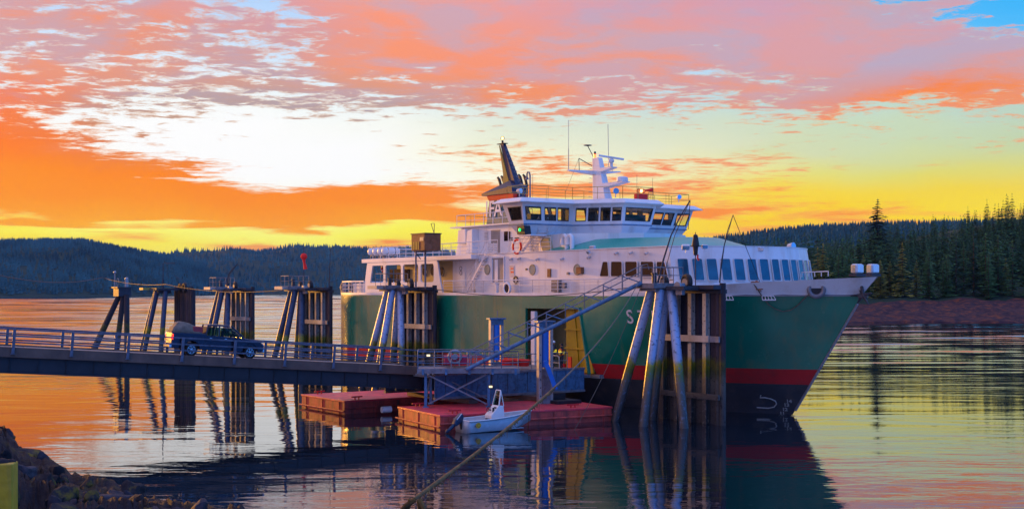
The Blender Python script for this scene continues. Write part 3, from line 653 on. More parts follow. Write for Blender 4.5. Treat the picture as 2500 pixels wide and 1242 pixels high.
for k in range(70):
    px = rnd.uniform(-60, 500); ry, rd = ridge(px); Y = rnd.uniform(12.5, rd); s = rnd.uniform(.05, .2)
    o = bpy.data.objects.new('stone', bmesh_list[rnd.randrange(6)]); COL.objects.link(o); o.location = ((px - 1250) / FPX * Y, Y, gz(px, Y) + s * .1); o.scale = (s * 1.3, s, s * .75); o.rotation_euler = (rnd.uniform(0, 6), rnd.uniform(0, 6), rnd.uniform(0, 6))
    tag(o, 'small loose stone lying among the boulders of the near bank', 'stone', 'small stones on the near bank')
mb = MB(); mb.box((0, 0, .2), (.2, .2, 2.2)); px = 18; Y = 11.0
post = thing('bollard_post', 'square yellow painted post at the bottom left corner', 'post', ((8 - 1250) / FPX * Y, Y, EYE - (1128 - HOR) / FPX * Y - 1.3), R(8))
yp = mat('post_yellow', (.5, .33, .01), .5, var=.2, scale=6, dirt=(.2, .2, .06), amt=.3, streaks=True, bump=.3)
mb.build('post', yp, post, bevel=.012)
mb = MB(); mb.ball((-.03, 0, 1.3), .085, sc=(1, 1, .45)); mb.ball((.05, .04, 1.3), .05, sc=(1, 1, .5)); mb.build('moss_cap', moss, post, smooth=True)

# ================================================================ the ferry (local frame: x forward, y to port, z up from the water)
SO = Vector((-11.46, 131.0, 0)); SA = math.atan2(-.8203, .5720); CF, SF_ = .5720, .8203
def S(px, py, c):
    """the point of the plane y = c (ship frame) seen on a given bearing and height"""
    u = (px - 1250) / FPX; x = (u * (SO.y + CF * c) - SO.x - SF_ * c) / (CF + SF_ * u); Y = SO.y - SF_ * x + CF * c
    return Vector((x, c, EYE - (py - HOR) / FPX * Y))
def SX(px, c): return S(px, HOR, c).x
def SFr(px, py, x):
    """the point of the plane x = const seen on a given bearing and height"""
    u = (px - 1250) / FPX; c = (SO.x + CF * x - u * (SO.y - SF_ * x)) / (u * CF - SF_); Y = SO.y - SF_ * x + CF * c
    return Vector((x, c, EYE - (py - HOR) / FPX * Y))
def world(p): return Vector((SO.x + CF * p[0] + SF_ * p[1], SO.y - SF_ * p[0] + CF * p[1], p[2]))
ship = thing('ferry', 'green and white car ferry with a red waterline band lying along the dolphins', 'ferry', SO, SA)
BE = 8.1
def stem(z): return 53.65 + .73 * z
def hb(x, z):
    z_ = max(0, z); x0 = 33 + 11 * min(1, z_ / 8.3) ** .7 ; xs = stem(z_); p = 1.5 + .55 * min(1, z_ / 8.3)
    b = BE
    if x > x0: b = BE * max(0, 1 - ((x - x0) / (xs - x0)) ** p)
    if x < 6.8: b = min(b, BE - 3.3 + 3.3 * math.sqrt(max(0, 1 - (1 - (x + 2.0) / 8.8) ** 2)))
    if z < 0: b *= (1 + z * .06)
    return b
DX0, DX1, DZ0, DZ1 = SX(1285, -BE), SX(1432, -BE), 2.42, 7.2
def dx1(z): return DX1 + .35 - (min(max(z, DZ0), DZ1) - DZ0) / (DZ1 - DZ0) * 1.15
zs = [-1.5, 0, 1.1, 2.13, DZ0, 3.18, 4.2, 5.2, 6.2, DZ1, 7.7, 8.1, 8.32]
xs_ = [-2.0, -1.93, -1.75, -1.35, -.5, 1.0, 3, 5, 9, 13, 17, 21, 25, 29, DX0, (DX0 + DX1) / 2, DX1, 42.4]
def zmat(z0): return 0 if z0 < 2.1 else 1 if z0 < 3.1 else 2 if z0 < 8.05 else 3
mb = MB()
for sgn in (-1, 1):
    g = {}
    for j, z in enumerate(zs):
        e = stem(max(z, -.8)); n2 = 22
        xx = list(xs_) + [42.4 + (e - 42.4) * (1 - (1 - k / n2) ** 1.25) for k in range(1, n2 + 1)]
        for i, x in enumerate(xx):
            if i == 16: x = dx1(z) if sgn < 0 else x
            g[i, j] = len(mb.v); mb.v.append((x, sgn * max(hb(x, z), 0.02 if i < len(xx) - 1 else 0), z))
    nx_ = len(xx)
    for i in range(nx_ - 1):
        for j in range(len(zs) - 1):
            if sgn < 0 and i in (14, 15) and DZ0 <= zs[j] < DZ1 - .01: continue
            mb.f.append((g[i, j], g[i + 1, j], g[i + 1, j + 1], g[i, j + 1])); mb.m.append(zmat(zs[j]))
    if sgn < 0: g0 = g
    else:
        for j in range(len(zs) - 1): mb.f.append((g0[0, j], g[0, j], g[0, j + 1], g0[0, j + 1])); mb.m.append(zmat(zs[j]))
hull = mb.build('hull', [M['hull_black'], M['hull_red'], M['hull_green'], M['white']], ship, smooth=True)
# rubbing strake and bow bar
mb = MB(); mb.tube([(stem(z) + .03, 0, z) for z in (0.3, 2.5, 5, 7.6)], .09, 6); mb.build('stem_bar', M['galv'], ship, smooth=True)
# main deck plate
top = [(x, -hb(x, 8.3) + .05) for x in [-1.8, -1.4, -.6, .8, 3, 6, 10, 20, 30, 40, 44, 47, 50, 52, 54, 56, 58, 59.4]]
mb = MB(); mb.prism(top + [(x, -y) for x, y in reversed(top)], 8.1, 8.27); mb.build('main_deck', M['deck'], ship)
# bulwark round the bow
def hbd(x, z): return hb(min(x, 59.7) if z <= 8.33 else x, 8.32)
def bow(x, z):    # flares on above the deck
    t = (z - 8.32) / 1.1; xs2 = 59.73 + 1.2 * t; x0 = 44.0; return max(0, (BE + .12 * t) * (1 - ((max(x, x0) - x0) / (xs2 - x0)) ** 2.05))
mb = MB(); n2 = 34
for sgn in (-1, 1):
    a = []
    for k in range(n2 + 1):
        t = 1 - (1 - k / n2) ** 1.25; row = []
        for lv, fr_ in ((0, 0), (1, 1), (2, 1), (3, 0)):
            xe = 59.73 + 1.15 * fr_; x = 48.2 + (xe - 48.2) * t; ztop = 8.72 + .62 * (max(0, x - 50) / 10.5)
            y = bow(x, 8.32 + 1.1 * fr_); z = 8.32 if fr_ == 0 else ztop
            if lv >= 2: y = max(0, y - .12); x -= .08 * t
            row.append((x, sgn * y, z))
        a.append(row)
    vs = [p for r_ in a for p in r_]; mb.add(vs, [(i * 4 + j, (i + 1) * 4 + j, (i + 1) * 4 + (j + 1) % 4, i * 4 + (j + 1) % 4) for i in range(n2) for j in range(4)])
mb.build('bulwark', M['white'], ship, smooth=True)
mb = MB()
for k, (px, w) in enumerate([(1862, .9), (1850, .35), (1868, .3)]):
    p = S(px, 702, -5.4); 
mb = MB()
def hullpt(px, py, off=.03):
    """where a bearing meets the starboard hull side"""
    c = -8.1
    for _ in range(40):
        p = S(px, py, c); t = -(hb(p.x, p.z) if p.z < 8.33 else bow(p.x, p.z)); c = c * .5 + t * .5
    p = S(px, py, c); e = .05; f = (lambda x: hb(x, p.z) if p.z < 8.33 else bow(x, p.z)); ty = -(f(p.x + e) - f(p.x - e)) / (2 * e); tg = Vector((1, ty, 0)).normalized(); nrm = Vector((tg.y, -tg.x, 0))
    return p + nrm * off, tg, nrm
for px, py, r_ in ((1845, 693, .28), (1853, 701, .3), (1862, 694, .22), (1838, 690, .2), (1857, 709, .13)):
    p, tg, nr = hullpt(px, py, .01); up = Vector((0, 0, 1)); rr = random.Random(px); mb.add([p + (tg * math.cos(a) * rr.uniform(.6, 1.2) + up * math.sin(a) * rr.uniform(.5, 1) * .9) * r_ + nr * .012 for a in [2 * math.pi * k / 9 for k in range(9)]], [tuple(range(9))])
mb.build('rust_patch', M['rust'], ship)
# open side door: inner car deck, frame, yellow folded door leaf
mb = MB(); mb.b2((DX0 - 4, -7.6, 2.1), (DX1 + .9, 7.2, 2.38)); mb.build('car_deck', M['deck'], ship)
mb = MB(); mb.b2((DX0 - 4, -4.2, 2.38), (DX1 + .7, -4.0, 7.4)); mb.b2((DX0 - 4, -7.6, 7.32), (DX1 + .7, -1.2, 7.42)); mb.b2((DX0 - 4.1, -7.6, 2.38), (DX0 - 4, -1.2, 7.3)); mb.b2((DX1 + .7, -7.0, 2.38), (DX1 + .8, -1.2, 7.3)); mb.build('car_deck_wall', M['olive'], ship)
mb = MB(); w = .16
for a, b in (((DX0, DZ0), (DX0, DZ1)), ((DX0, DZ1), (dx1(DZ1), DZ1)), ((dx1(DZ1), DZ1), (dx1(DZ0), DZ0))): mb.bar((a[0], -8.12, a[1]), (b[0], -8.12, b[1]), .14, .22, up=(0, 1, 0))
mb.build('door_frame', M['hull_green'], ship)
xa = SX(1384, -7.6)
mb = MB(); npan = 4
for k in range(npan):
    x0 = xa + (dx1(DZ1) - xa) * k / npan; x1 = xa + (dx1(DZ1) - xa) * (k + 1) / npan; x0b = xa + (dx1(DZ0) - xa) * k / npan; x1b = xa + (dx1(DZ0) - xa) * (k + 1) / npan
    y = -7.72 if k % 2 else -7.66
    p = MB(); p.loft([(x0b, y, DZ0 + .02), (x1b - .04, y, DZ0 + .02), (x1b - .04, y + .1, DZ0 + .02), (x0b, y + .1, DZ0 + .02)], [(x0, y, DZ1 - .12), (x1 - .04, y, DZ1 - .12), (x1 - .04, y + .1, DZ1 - .12), (x0, y + .1, DZ1 - .12)])
    p.build('door_panel', M['yellow'], ship)
mb.bar((xa, -7.78, 5.6), (dx1(5.6), -7.78, 5.6), .1, .1); mb.bar((xa, -7.78, 4.2), (dx1(4.2), -7.78, 4.2), .1, .1); mb.build('door_rail', M['yellow'], ship)
mb = MB(); x0 = SX(1297, -8.3); mb.b2((x0, -8.35, 2.45), (x0 + .5, -8.05, 6.9)); mb.build('door_post', M['white'], ship, bevel=.03)
mb = MB(); mb.b2((DX0 + .3, -10.3, 2.18), (DX1 + .5, -8.13, 2.4)); mb.build('door_apron', M['grey_steel'], ship, bevel=.03)
# name
def text_mesh(s, size, depth=.012):
    cu = bpy.data.curves.new('t', 'FONT'); cu.body = s; cu.size = size; cu.extrude = depth; cu.align_x = 'LEFT'; cu.resolution_u = 4; cu.offset = .008
    o = bpy.data.objects.new('t', cu); COL.objects.link(o); dg = bpy.context.evaluated_depsgraph_get(); me = bpy.data.meshes.new_from_object(o.evaluated_get(dg)); bpy.data.objects.remove(o); return me
def letters(txt, x, step, z, size, fn, parent, material, name='lettering', sx=1.0):
    for k, ch in enumerate(txt):
        if ch == ' ': continue
        xx = x + (step * k if not isinstance(step, (list, tuple)) else step[k]); me = text_mesh(ch, size); me.materials.append(material)
        p, tg, nr = fn(xx, z); o = bpy.data.objects.new(name, me); COL.objects.link(o); o.parent = parent
        u = tg; n_ = nr; v = n_.cross(u).normalized(); mt = Matrix(((u.x * sx, v.x, n_.x, p.x), (u.y * sx, v.y, n_.y, p.y), (u.z * sx, v.z, n_.z, p.z), (0, 0, 0, 1))); o.matrix_local = mt
def onhull(x, z):
    e = .1; f = lambda q, w=z: -hb(q, w); tg = Vector((1, (f(x + .5 + e) - f(x + .5 - e)) / (2 * e), 0)).normalized(); vz = Vector((0, (f(x + .5, z + 1) - f(x + .5, z)), 1)).normalized(); nr = tg.cross(vz).normalized(); return Vector((x, f(x), z)) + nr * .04, tg, nr
name_x = [hullpt(px, 772, 0)[0].x for px in (1529, 1557, 1588, 1597, 1630, 1641, 1676)]
letters('STIKINE', 0, name_x, 6.2, 1.4, onhull, ship, M['white'], sx=.95)
# draft marks and bulb mark near the stem
def marks(x, z):
    e = .1; f = lambda q, w=z: -hb(q, w); tg = Vector((1, (f(x + e) - f(x - e)) / (2 * e), 0)).normalized(); vz = Vector((0, (f(x, z + .3) - f(x, z)) / .3, 1)).normalized(); nr = tg.cross(vz).normalized(); return Vector((x, f(x), z)) + nr * .05, tg, nr
for s_, px, py in (('14', 1928, 978), ('13', 1922, 987), ('12', 1918, 998), ('11', 1912, 1008)):
    p, tg, nr = hullpt(px, py, .03)
    for k, ch in enumerate(s_): letters(ch, p.x - .25 + k * .16, 0, p.z - .1, .34, marks, ship, M['pale'], 'draft_mark', sx=1.3)
pts = []
for px, py in ((1858, 964), (1856, 970), (1868, 970), (1882, 973), (1893, 978), (1896, 985), (1890, 993), (1876, 996), (1862, 995), (1848, 994)):
    p, tg, nr = hullpt(px, py, .03); pts.append(p)
mb = MB(); mb.tube(pts, .045, 5); mb.build('bulb_mark', M['pale'], ship)

# ---- stern rail with plated mesh panels and stern fittings
def railing(name, pts, h, parent, material, spacing=1.6, mids=(.5,), r=.028, pr=None, close=False, rtop=None):
    mb = MB(); pts = [Vector(p) for p in pts]
    if close: pts = pts + [pts[0]]
    for a, b in zip(pts, pts[1:]):
        L_ = (b - a).length; n_ = max(1, round(L_ / spacing)); up = Vector((0, 0, h))
        for k in range(n_ + 1):
            p = a.lerp(b, k / n_); mb.cyl(p, p + up, pr or r, n=5)
        mb.cyl(a + up, b + up, rtop or r * 1.25, n=5)
        for m_ in mids: mb.cyl(a + up * m_, b + up * m_, r * .8, n=4)
    return mb.build(name, material, parent)
sp = [(x, -hb(x, 8.3) + .15, 8.3) for x in (6.8, 4, 2, .4, -.8, -1.5)] + [(-1.85, 0, 8.3)]; sp += [(x, -y, z) for x, y, z in sp[:6][::-1]]
railing('stern_railing', sp, 1.1, ship, M['white_rail'], .9, (.33, .66), r=.035, rtop=.06)
mb = MB(); mb.b2((4.2, -7.7, 8.3), (7, -7.64, 9.2)); mb.build('stern_panel', M['white'], ship)
for nm, px in (('winch', 858), ('winch', 838)):
    p = S(px, 702, -6.2); mb = MB(); mb.torus((p.x, p.y, 8.85), (0, 1, 0), .42, .12, 14, 6); mb.cyl((p.x, p.y - .3, 8.85), (p.x, p.y + .5, 8.85), .2, n=10); mb.b2((p.x - .4, p.y - .1, 8.28), (p.x + .4, p.y + .4, 8.5)); mb.build(nm, M['grey_steel'], ship, smooth=True)

# ---- deck houses
SY = 7.2
arcb = [(49.4, -7.0), (50.5, -5.6), (51.4, -4.0), (52.0, -2.3), (52.4, -.5), (52.4, 1.2), (52.1, 2.9), (51.3, 4.6), (50.2, 6.0), (49.2, 7.0)]
def rake(p, d): 
    return (p[0] - d, p[1] * (1 - .012 * d))
base = [(25, -SY), (42, -SY)] + arcb + [(42, SY), (25, SY)]
topp = [(25, -SY), (42, -SY)] + [rake(p, .62) for p in arcb] + [(42, SY), (25, SY)]
def at(p, z): return (p[0], p[1], z)
mb = MB(); mb.loft([at(p, 8.27) for p in base], [at(p, 11.5) for p in topp]); house = mb.build('passenger_cabin', M['white'], ship)
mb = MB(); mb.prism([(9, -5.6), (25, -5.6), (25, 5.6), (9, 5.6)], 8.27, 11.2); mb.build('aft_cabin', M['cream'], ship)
mb = MB(); mb.prism([(20.5, -6.6), (24.9, -6.6), (24.9, -5.65), (20.5, -5.65)], 8.27, 11.2); mb.build('door_lobby', M['white'], ship)
mb = MB(); mb.b2((6.4, -8.0, 11.12), (25.6, 8.0, 11.5)); mb.build('deck_overhang', M['white'], ship, bevel=.04)
mb = MB(); mb.prism([(p[0] * 1.0 + .02, p[1] * 1.01) for p in topp], 11.5, 11.56); mb.build('cabin_roof', M['white'], ship)
# pierced side screen aft
def screen(y, o):
    mb = MB(); z0, z1 = 9.25, 10.85
    edges = [(893, 906), (937, 942), (980, 985), (1022, 1028), (1060, 1074)]
    xs2 = [(SX(a, -7.9), SX(b, -7.9)) for a, b in edges]
    xl, xr = xs2[0][0] - .2, xs2[-1][1]
    mb.side([(xl - .1, 8.3), (xr + .5, 8.3), (xr + .15, z0), (xl + .1, z0)], y, y + o)
    mb.side([(xl + .5, z1), (xr - .3, z1), (xr - .45, 11.12), (xl + .6, 11.12)], y, y + o)
    for k, (a, b) in enumerate(xs2):
        if k == 0: q = [(xl + .1, z0), (b - .1, z0), (b + .35, z1), (xl + .5, z1)]
        elif k == len(xs2) - 1: q = [(a, z0), (xr + .15, z0), (xr - .3, z1), (a, z1)]
        else: q = [(a, z0), (b, z0), (b, z1), (a, z1)]
        mb.side(q, y, y + o)
    # rounded opening corners
    for k in range(len(xs2) - 1):
        a, b = xs2[k][1], xs2[k + 1][0]
        for (x, sx) in ((a, 1), (b, -1)):
            for (z, sz) in ((z0, 1), (z1, -1)):
                if k == 0 and sx == 1: continue
                mb.side([(x, z), (x + sx * .22, z), (x + sx * .07, z + sz * .07), (x, z + sz * .22)], y + .002, y + o - .002)
    return mb.build('side_screen', M['white'], ship)
screen(-7.95, .14); screen(7.81, .14)
# second tier: casing
c2b = [(19.6, -5.8), (31, -5.8), (31, 5.8), (19.6, 5.8)]; c2t = [(20.6, -5.8), (31, -5.8), (31, 5.8), (20.6, 5.8)]
mb = MB(); mb.loft([at(p, 11.5) for p in c2b], [at(p, 13.95) for p in c2t]); mb.build('casing', M['white'], ship, bevel=.03)
mb = MB(); mb.b2((19.4, -6.2, 13.95), (31.6, 6.2, 14.06)); mb.build('casing_roof', M['white'], ship)
# wheelhouse base under the bridge, with the teal fairing
wb = [(31.0, -5.6), (36.0, -6.0), (38.6, -4.0), (40.2, -1.8), (40.4, 0), (40.2, 1.8), (38.6, 4.0), (36.0, 6.0), (31.0, 5.6)]
mb = MB(); mb.prism(wb, 11.56, 12.9); mb.build('wheelhouse_base', M['white'], ship, smooth=False)
nn = 18; lo, hi = [], []
for k in range(nn + 1):
    t = k / nn; a = -math.pi / 2 + math.pi * t
    lo.append((34.0 + 14.6 * math.cos(a) ** .8 if 0 < k < nn else 34.0, 6.75 * math.sin(a), 11.57))
    hi.append((36.5 + 8.8 * math.cos(a) ** .8 if 0 < k < nn else 36.5, 4.6 * math.sin(a), 12.42))
mb = MB(); mb.loft(lo, hi, caps=(False, True)); mb.build('teal_fairing', M['teal'], ship, smooth=True)
# bridge
bp_ = [(31.6, -8.5), (33.8, -8.5), (34.0, -3.9), (37.3, -1.5), (37.3, 1.5), (34.0, 3.9), (33.8, 8.5), (31.6, 8.5)]
def off(poly, d, zx=0):
    n_ = len(poly); r_ = []
    for i in range(n_):
        p0, p1, p2 = (Vector(poly[(i + k) % n_]) for k in (-1, 0, 1)); a = (p1 - p0).normalized(); b = (p2 - p1).normalized(); na = Vector((a.y, -a.x)); nb = Vector((b.y, -b.x)); m_ = (na + nb).normalized(); s_ = d / max(.5, m_.dot(na)); r_.append(tuple(p1 + m_ * s_))
    return r_
def sub(poly, aft): return [(max(x, aft), y) for x, y in poly]
full = [(31.9, -8.5)] + bp_[1:7] + [(31.9, 8.5)]
zq = [12.75, 13.62, 13.66, 13.95]
mb = MB(); mb.loft([at(p, zq[0]) for p in off(full, -.6)], [at(p, zq[0] + .06) for p in off(full, -.55)], caps=(True, False))
mb.loft([at(p, zq[0] + .06) for p in off(full, -.55)], [at(p, zq[1]) for p in off(full, -.02)], caps=(False, True)); mb.build('bridge_skirt', M['white'], ship)
mb = MB(); mb.loft([at(p, 13.62) for p in off(full, .05)], [at(p, 13.7) for p in off(full, .05)]); mb.build('bridge_coaming', M['blue_steel'], ship)
lo_ = off(full, 0.0); hi_ = off(full, .42)
def lp(a, b, t): return Vector(a).lerp(Vector(b), t)
ZB, ZT = 13.7, 15.28
def facet(i, wins, parent, v0=.17, v1=.83):
    a0, b0 = Vector(at(lo_[i], ZB)), Vector(at(lo_[(i + 1) % 8], ZB)); a1, b1 = Vector(at(hi_[i], ZT)), Vector(at(hi_[(i + 1) % 8], ZT))
    nrm = (b0 - a0).cross(a1 - a0).normalized()
    def P(u, v): return a0.lerp(b0, u).lerp(a1.lerp(b1, u), v)
    def slab(u0, u1, v0, v1, th=.1):
        q = [P(u0, v0), P(u1, v0), P(u1, v1), P(u0, v1)]; return q, [p - nrm * th for p in q]
    mb = MB()
    def add(u0, u1, v0, v1, th=.1):
        q, r_ = slab(u0, u1, v0, v1, th); mb.loft(q, r_)
    add(0, 1, 0, v0); add(0, 1, v1, 1); us = [0] + [x for w_ in wins for x in w_] + [1]
    for k in range(0, len(us), 2): add(us[k], us[k + 1], v0, v1)
    f_ = mb.build('window_wall', M['white'], ship)
    for (u0, u1) in wins:
        fr = MB(); L_ = (b0 - a0).length; e = .05 / L_; ev = .035
        for (c0, c1, d0, d1) in ((u0, u1, v0, v0 + ev), (u0, u1, v1 - ev, v1), (u0, u0 + e, v0 + ev, v1 - ev), (u1 - e, u1, v0 + ev, v1 - ev)):
            q = [P(c0, d0), P(c1, d0), P(c1, d1), P(c0, d1)]; fr.loft([p + nrm * .025 for p in q], [p - nrm * .06 for p in q])
        w_ = fr.build('bridge_window', M['dark'], ship)
        q = [P(u0 + e, v0 + ev), P(u1 - e, v0 + ev), P(u1 - e, v1 - ev), P(u0 + e, v1 - ev)]; g_ = MB(); g_.loft([p - nrm * .03 for p in q], [p - nrm * .045 for p in q]); g_.build('pane', M['bridge_glass'], w_)
facet(0, [(.22, .92)], ship)
facet(1, [(.05, .36), (.43, .66), (.69, .92)], ship)
facet(2, [(.06, .27), (.31, .52), (.555, .755), (.79, .97)], ship)
facet(3, [(.08, .92)], ship)
facet(4, [(.06, .47), (.53, .94)], ship)
facet(5, [(.08, .31), (.34, .57), (.64, .95)], ship)
facet(6, [(.08, .78)], ship)
facet(7, [(.02, .13), (.145, .255), (.27, .38), (.40, .47), (.54, .61), (.63, .74), (.755, .865), (.88, .98)], ship, .08, .92)
rf0 = off(full, .62); rf1 = off(full, 1.0); rf2 = off(full, .5)
mb = MB(); mb.loft([at(p, 15.28) for p in rf0], [at(p, 15.3) for p in rf1]); mb.loft([at(p, 15.302) for p in rf1], [at(p, 15.36) for p in rf1]); mb.loft([at(p, 15.362) for p in rf1], [at(p, 15.68) for p in rf2]); mb.build('bridge_roof', M['white'], ship)
mb = MB(); mb.prism(off(full, -.12), 13.64, 13.7); mb.build('bridge_floor', M['deck'], ship)
mb = MB()
for (a, b) in (((33.0, -7.6, 13.72), (33.5, -5.0, 14.5)), ((35.6, -1.6, 13.72), (36.5, 1.6, 14.55)), ((33.0, 5.0, 13.72), (33.5, 7.6, 14.5)), ((32.0, -3.2, 13.72), (32.6, -2.4, 15.2)), ((31.2, 1.0, 13.72), (31.8, 2.0, 15.2))): mb.b2(a, b)
mb.box((33.8, 1.3, 14.6), (.6, .6, .9)); mb.box((33.9, -2.0, 14.4), (.55, .55, .8)); mb.build('bridge_console', M['dark'], ship)
mb = MB(); mb.b2((33.1, 3.6, 13.72), (33.16, 4.2, 15.2)); mb.b2((32.5, -3.9, 13.72), (32.56, -3.5, 15.1)); mb.build('chart_locker', M['yellow'], ship)
# roof rail, mast, aerials
rr_ = off(full, .15); railing('roof_railing', [at(p, 15.68) for p in rr_], .98, ship, M['ochre'], 1.9, (.5,), r=.022, close=True, rtop=.025)
mx_, mw = 33.2, 0
mb = MB(); mb.loft([(32.2, -.4, 15.6), (33.9, -.4, 15.6), (33.9, .4, 15.6), (32.2, .4, 15.6)], [(31.9, -.22, 19.4), (32.7, -.22, 19.4), (32.7, .22, 19.4), (31.9, .22, 19.4)]); mast = mb.build('mast', M['white'], ship, bevel=.03)
mb = MB(); mb.loft([(32.0, -2.9, 18.2), (32.3, -2.9, 18.2), (32.5, 0, 18.0), (32.9, 2.0, 18.28), (32.6, 2.0, 18.28), (31.7, 0, 18.0)], [(32.0, -2.9, 18.28), (32.3, -2.9, 18.28), (32.5, 0, 18.32), (32.9, 2.0, 18.36), (32.6, 2.0, 18.36), (31.7, 0, 18.32)]); mb.build('yardarm', M['white'], mast)
mb = MB(); mb.side([(32.3, 18.05), (34.5, 18.42), (34.5, 18.5), (32.3, 18.5)], -.3, .3); mb.build('radar_bracket', M['white'], mast)
mb = MB(); mb.cyl((34.1, 0, 18.5), (34.1, 0, 18.9), .14); mb.ball((34.1, 0, 19.0), .26, sc=(1, 1, .8)); mb.build('radar_base', M['white'], mast, smooth=True)
mb = MB(); mb.bar((33.7, -1.0, 19.42), (34.5, 1.0, 19.15), .16, .16); mb.build('radar_scanner', M['white'], mast, bevel=.03)
mb = MB(); mb.side([(33.6, 16.85), (36.0, 17.15), (36.0, 17.22), (33.4, 17.22)], -.4, .4); mb.build('radome_bracket', M['white'], mast)
mb = MB(); mb.cyl((35.5, 0, 17.24), (35.5, 0, 17.55), .48, .46, 14); mb.cyl((35.5, 0, 17.55), (35.5, 0, 17.62), .46, .3, 14); mb.build('radome', M['white'], mast, smooth=True)
mb = MB(); mb.cyl((31.9, 0, 19.4), (31.3, -.2, 20.45), .035, n=5); mb.cyl((31.3, -.2, 20.45), (31.3, -.2, 20.5), .1, .36, 14); mb.cyl((31.3, -.2, 20.5), (31.3, -.2, 20.55), .36, .3, 14); mb.build('disc_antenna', M['dark'], mast)
mb = MB(); mb.cyl((32.0, 0, 19.4), (32.0, 0, 19.72), .12, n=10); mb.build('mast_lamp', M['red_lamp'], mast); mb = MB(); mb.cyl((32.0, 0, 19.73), (32.0, 0, 19.95), .1, .08, n=10); mb.build('anchor_lamp', M['dark'], mast)
mb = MB(); mb.cyl((32.15, -2.85, 18.28), (32.15, -2.85, 20.0), .035, n=5); mb.cyl((32.15, -2.85, 20), (32.15, -2.85, 22.3), .02, n=5); mb.cyl((32.7, .9, 18.36), (32.65, .85, 22.2), .025, n=5); mb.cyl((32.8, 1.2, 18.36), (32.8, 1.2, 19.1), .03, n=5); mb.cyl((32.7, .9, 19.1), (32.8, 1.2, 19.1), .02, n=4); mb.build('whip_antenna', M['galv'], mast)
mb = MB(); mb.bar((32.0, -.3, 18.75), (31.9, -1.6, 19.3), .05); mb.cyl((31.9, -1.55, 18.25), (31.9, -1.6, 19.3), .03, n=5); mb.cyl((31.9, -1.6, 19.3), (31.4, -2.6, 16.5), .012, n=4); mb.build('flag_halyard', M['dark'], mast)
mb = MB()
for k in range(8): z = 15.9 + k * .38; xk = 31.4 + (z - 15.6) * .08; mb.tube([(xk, -.12, z), (xk - .18, -.12, z), (xk - .18, .12, z), (xk, .12, z)], .014, 4)
mb.build('ladder_rung', M['galv'], mast)
for px, py in ((1330, 497), (1340, 0)): pass
mb = MB()
for x, y, h in ((33.2, -7.2, 2.0), (36.6, .6, 2.1), (36.2, 2.6, 2.0), (33, 6.9, 1.2)): mb.cyl((x, y, 15.6), (x, y, 15.6 + h), .014, n=4)
mb.build('rod_antenna', M['dark'], ship)
def searchlight(p, d, r=.24, parent=ship):
    p, d = Vector(p), Vector(d).normalized(); m1 = MB(); m1.cyl(p - d * r * .9, p + d * r * .8, r * .8, r, 12); m1.ball(p - d * r * .7, r * .75, 10, 6); m1.cyl(p - Vector((0, 0, r * 2.2)), p - Vector((0, 0, r * .8)), .035, n=6)
    s_ = m1.build('searchlight', M['lampshell'], parent, smooth=True); m2 = MB(); m2.cyl(p + d * r * .81, p + d * r * .88, r * .92, n=12); m2.build('lens', M['lamp_glass'], s_)
searchlight(SFr(1503, 466, 37.2), (1, -.5, -.1)); searchlight(S(1268, 466, -4.0), (1, .2, 0), .22); searchlight(SFr(1657, 481, 34.4), (1, -.3, 0), .2)
p = SFr(1565, 466, 37.0); mb = MB(); mb.cyl(p - Vector((0, 0, .9)), p - Vector((0, 0, .25)), .06); mb.box(p - Vector((0, 0, .5)), (.3, 1.2, .5)); 
for dy in (-.28, 0, .28): mb.torus(p + Vector((0, dy, .05 * (dy == 0))), (1, 0, 0), .14, .04, 10, 5)
mb.cyl(p + Vector((0, .35, .05)), p + Vector((.3, .95, .1)), .05, .16, 8); mb.build('lamp_bracket', M['red'], ship)
mb = MB(); mb.cyl(p + Vector((-.03, 0, 0)), p + Vector((.06, 0, 0)), .13, n=10); mb.build('lit_lamp', M['amber_lamp'], ship)
# goose neck lamp post aft of the bridge roof
p = S(1294, 484, -6.2); mb = MB(); x, y, z = p; mb.tube([(x, y, 15.4), (x, y, 17.7), (x - .1, y, 17.95), (x - .3, y, 18.0), (x - .42, y, 17.85), (x - .42, y, 17.6)], .07, 7); mb.cyl((x - .42, y, 17.6), (x - .42, y, 17.4), .09, .16, 8); mb.build('gooseneck_post', M['grey_steel'], ship, smooth=True)

# ---- funnel
fx0, fx1, fy0, fy1 = 21.2, 25.3, -3.5, -2.0
mb = MB(); mb.loft([(fx0 - .15, fy0, 13.95), (fx1, fy0, 13.95), (fx1 + .1, fy1, 13.95), (fx0 - .15, fy1, 13.95)], [(fx0 + .35, fy0, 16.35), (fx1, fy0, 16.35), (fx1, fy1, 16.35), (fx0 + .35, fy1, 16.35)]); mb.build('funnel', M['funnel'], ship)
mb = MB(); mb.loft([(fx0 + .33, fy0 - .02, 16.352), (fx1 + .02, fy0 - .02, 16.352), (fx1 + .02, fy1 + .02, 16.352), (fx0 + .33, fy1 + .02, 16.352)], [(fx0 + .1, fy0 - .1, 16.8), (fx1 + .02, fy0 - .1, 16.8), (fx1 + .02, fy1, 16.8), (fx0 + .1, fy1, 16.8)]); mb.build('funnel_stripe', M['stripe'], ship)
mb = MB(); mb.loft([(fx0 - .5, fy0 - .2, 16.82), (fx1 + .05, fy0 - .2, 16.82), (fx1 + .02, fy1, 16.82), (fx0 - .5, fy1, 16.82)], [(fx0 - .6, fy0 - .2, 17.0), (fx1, fy0 - .2, 17.4), (fx1, fy1, 17.4), (fx0 - .6, fy1, 17.0)])
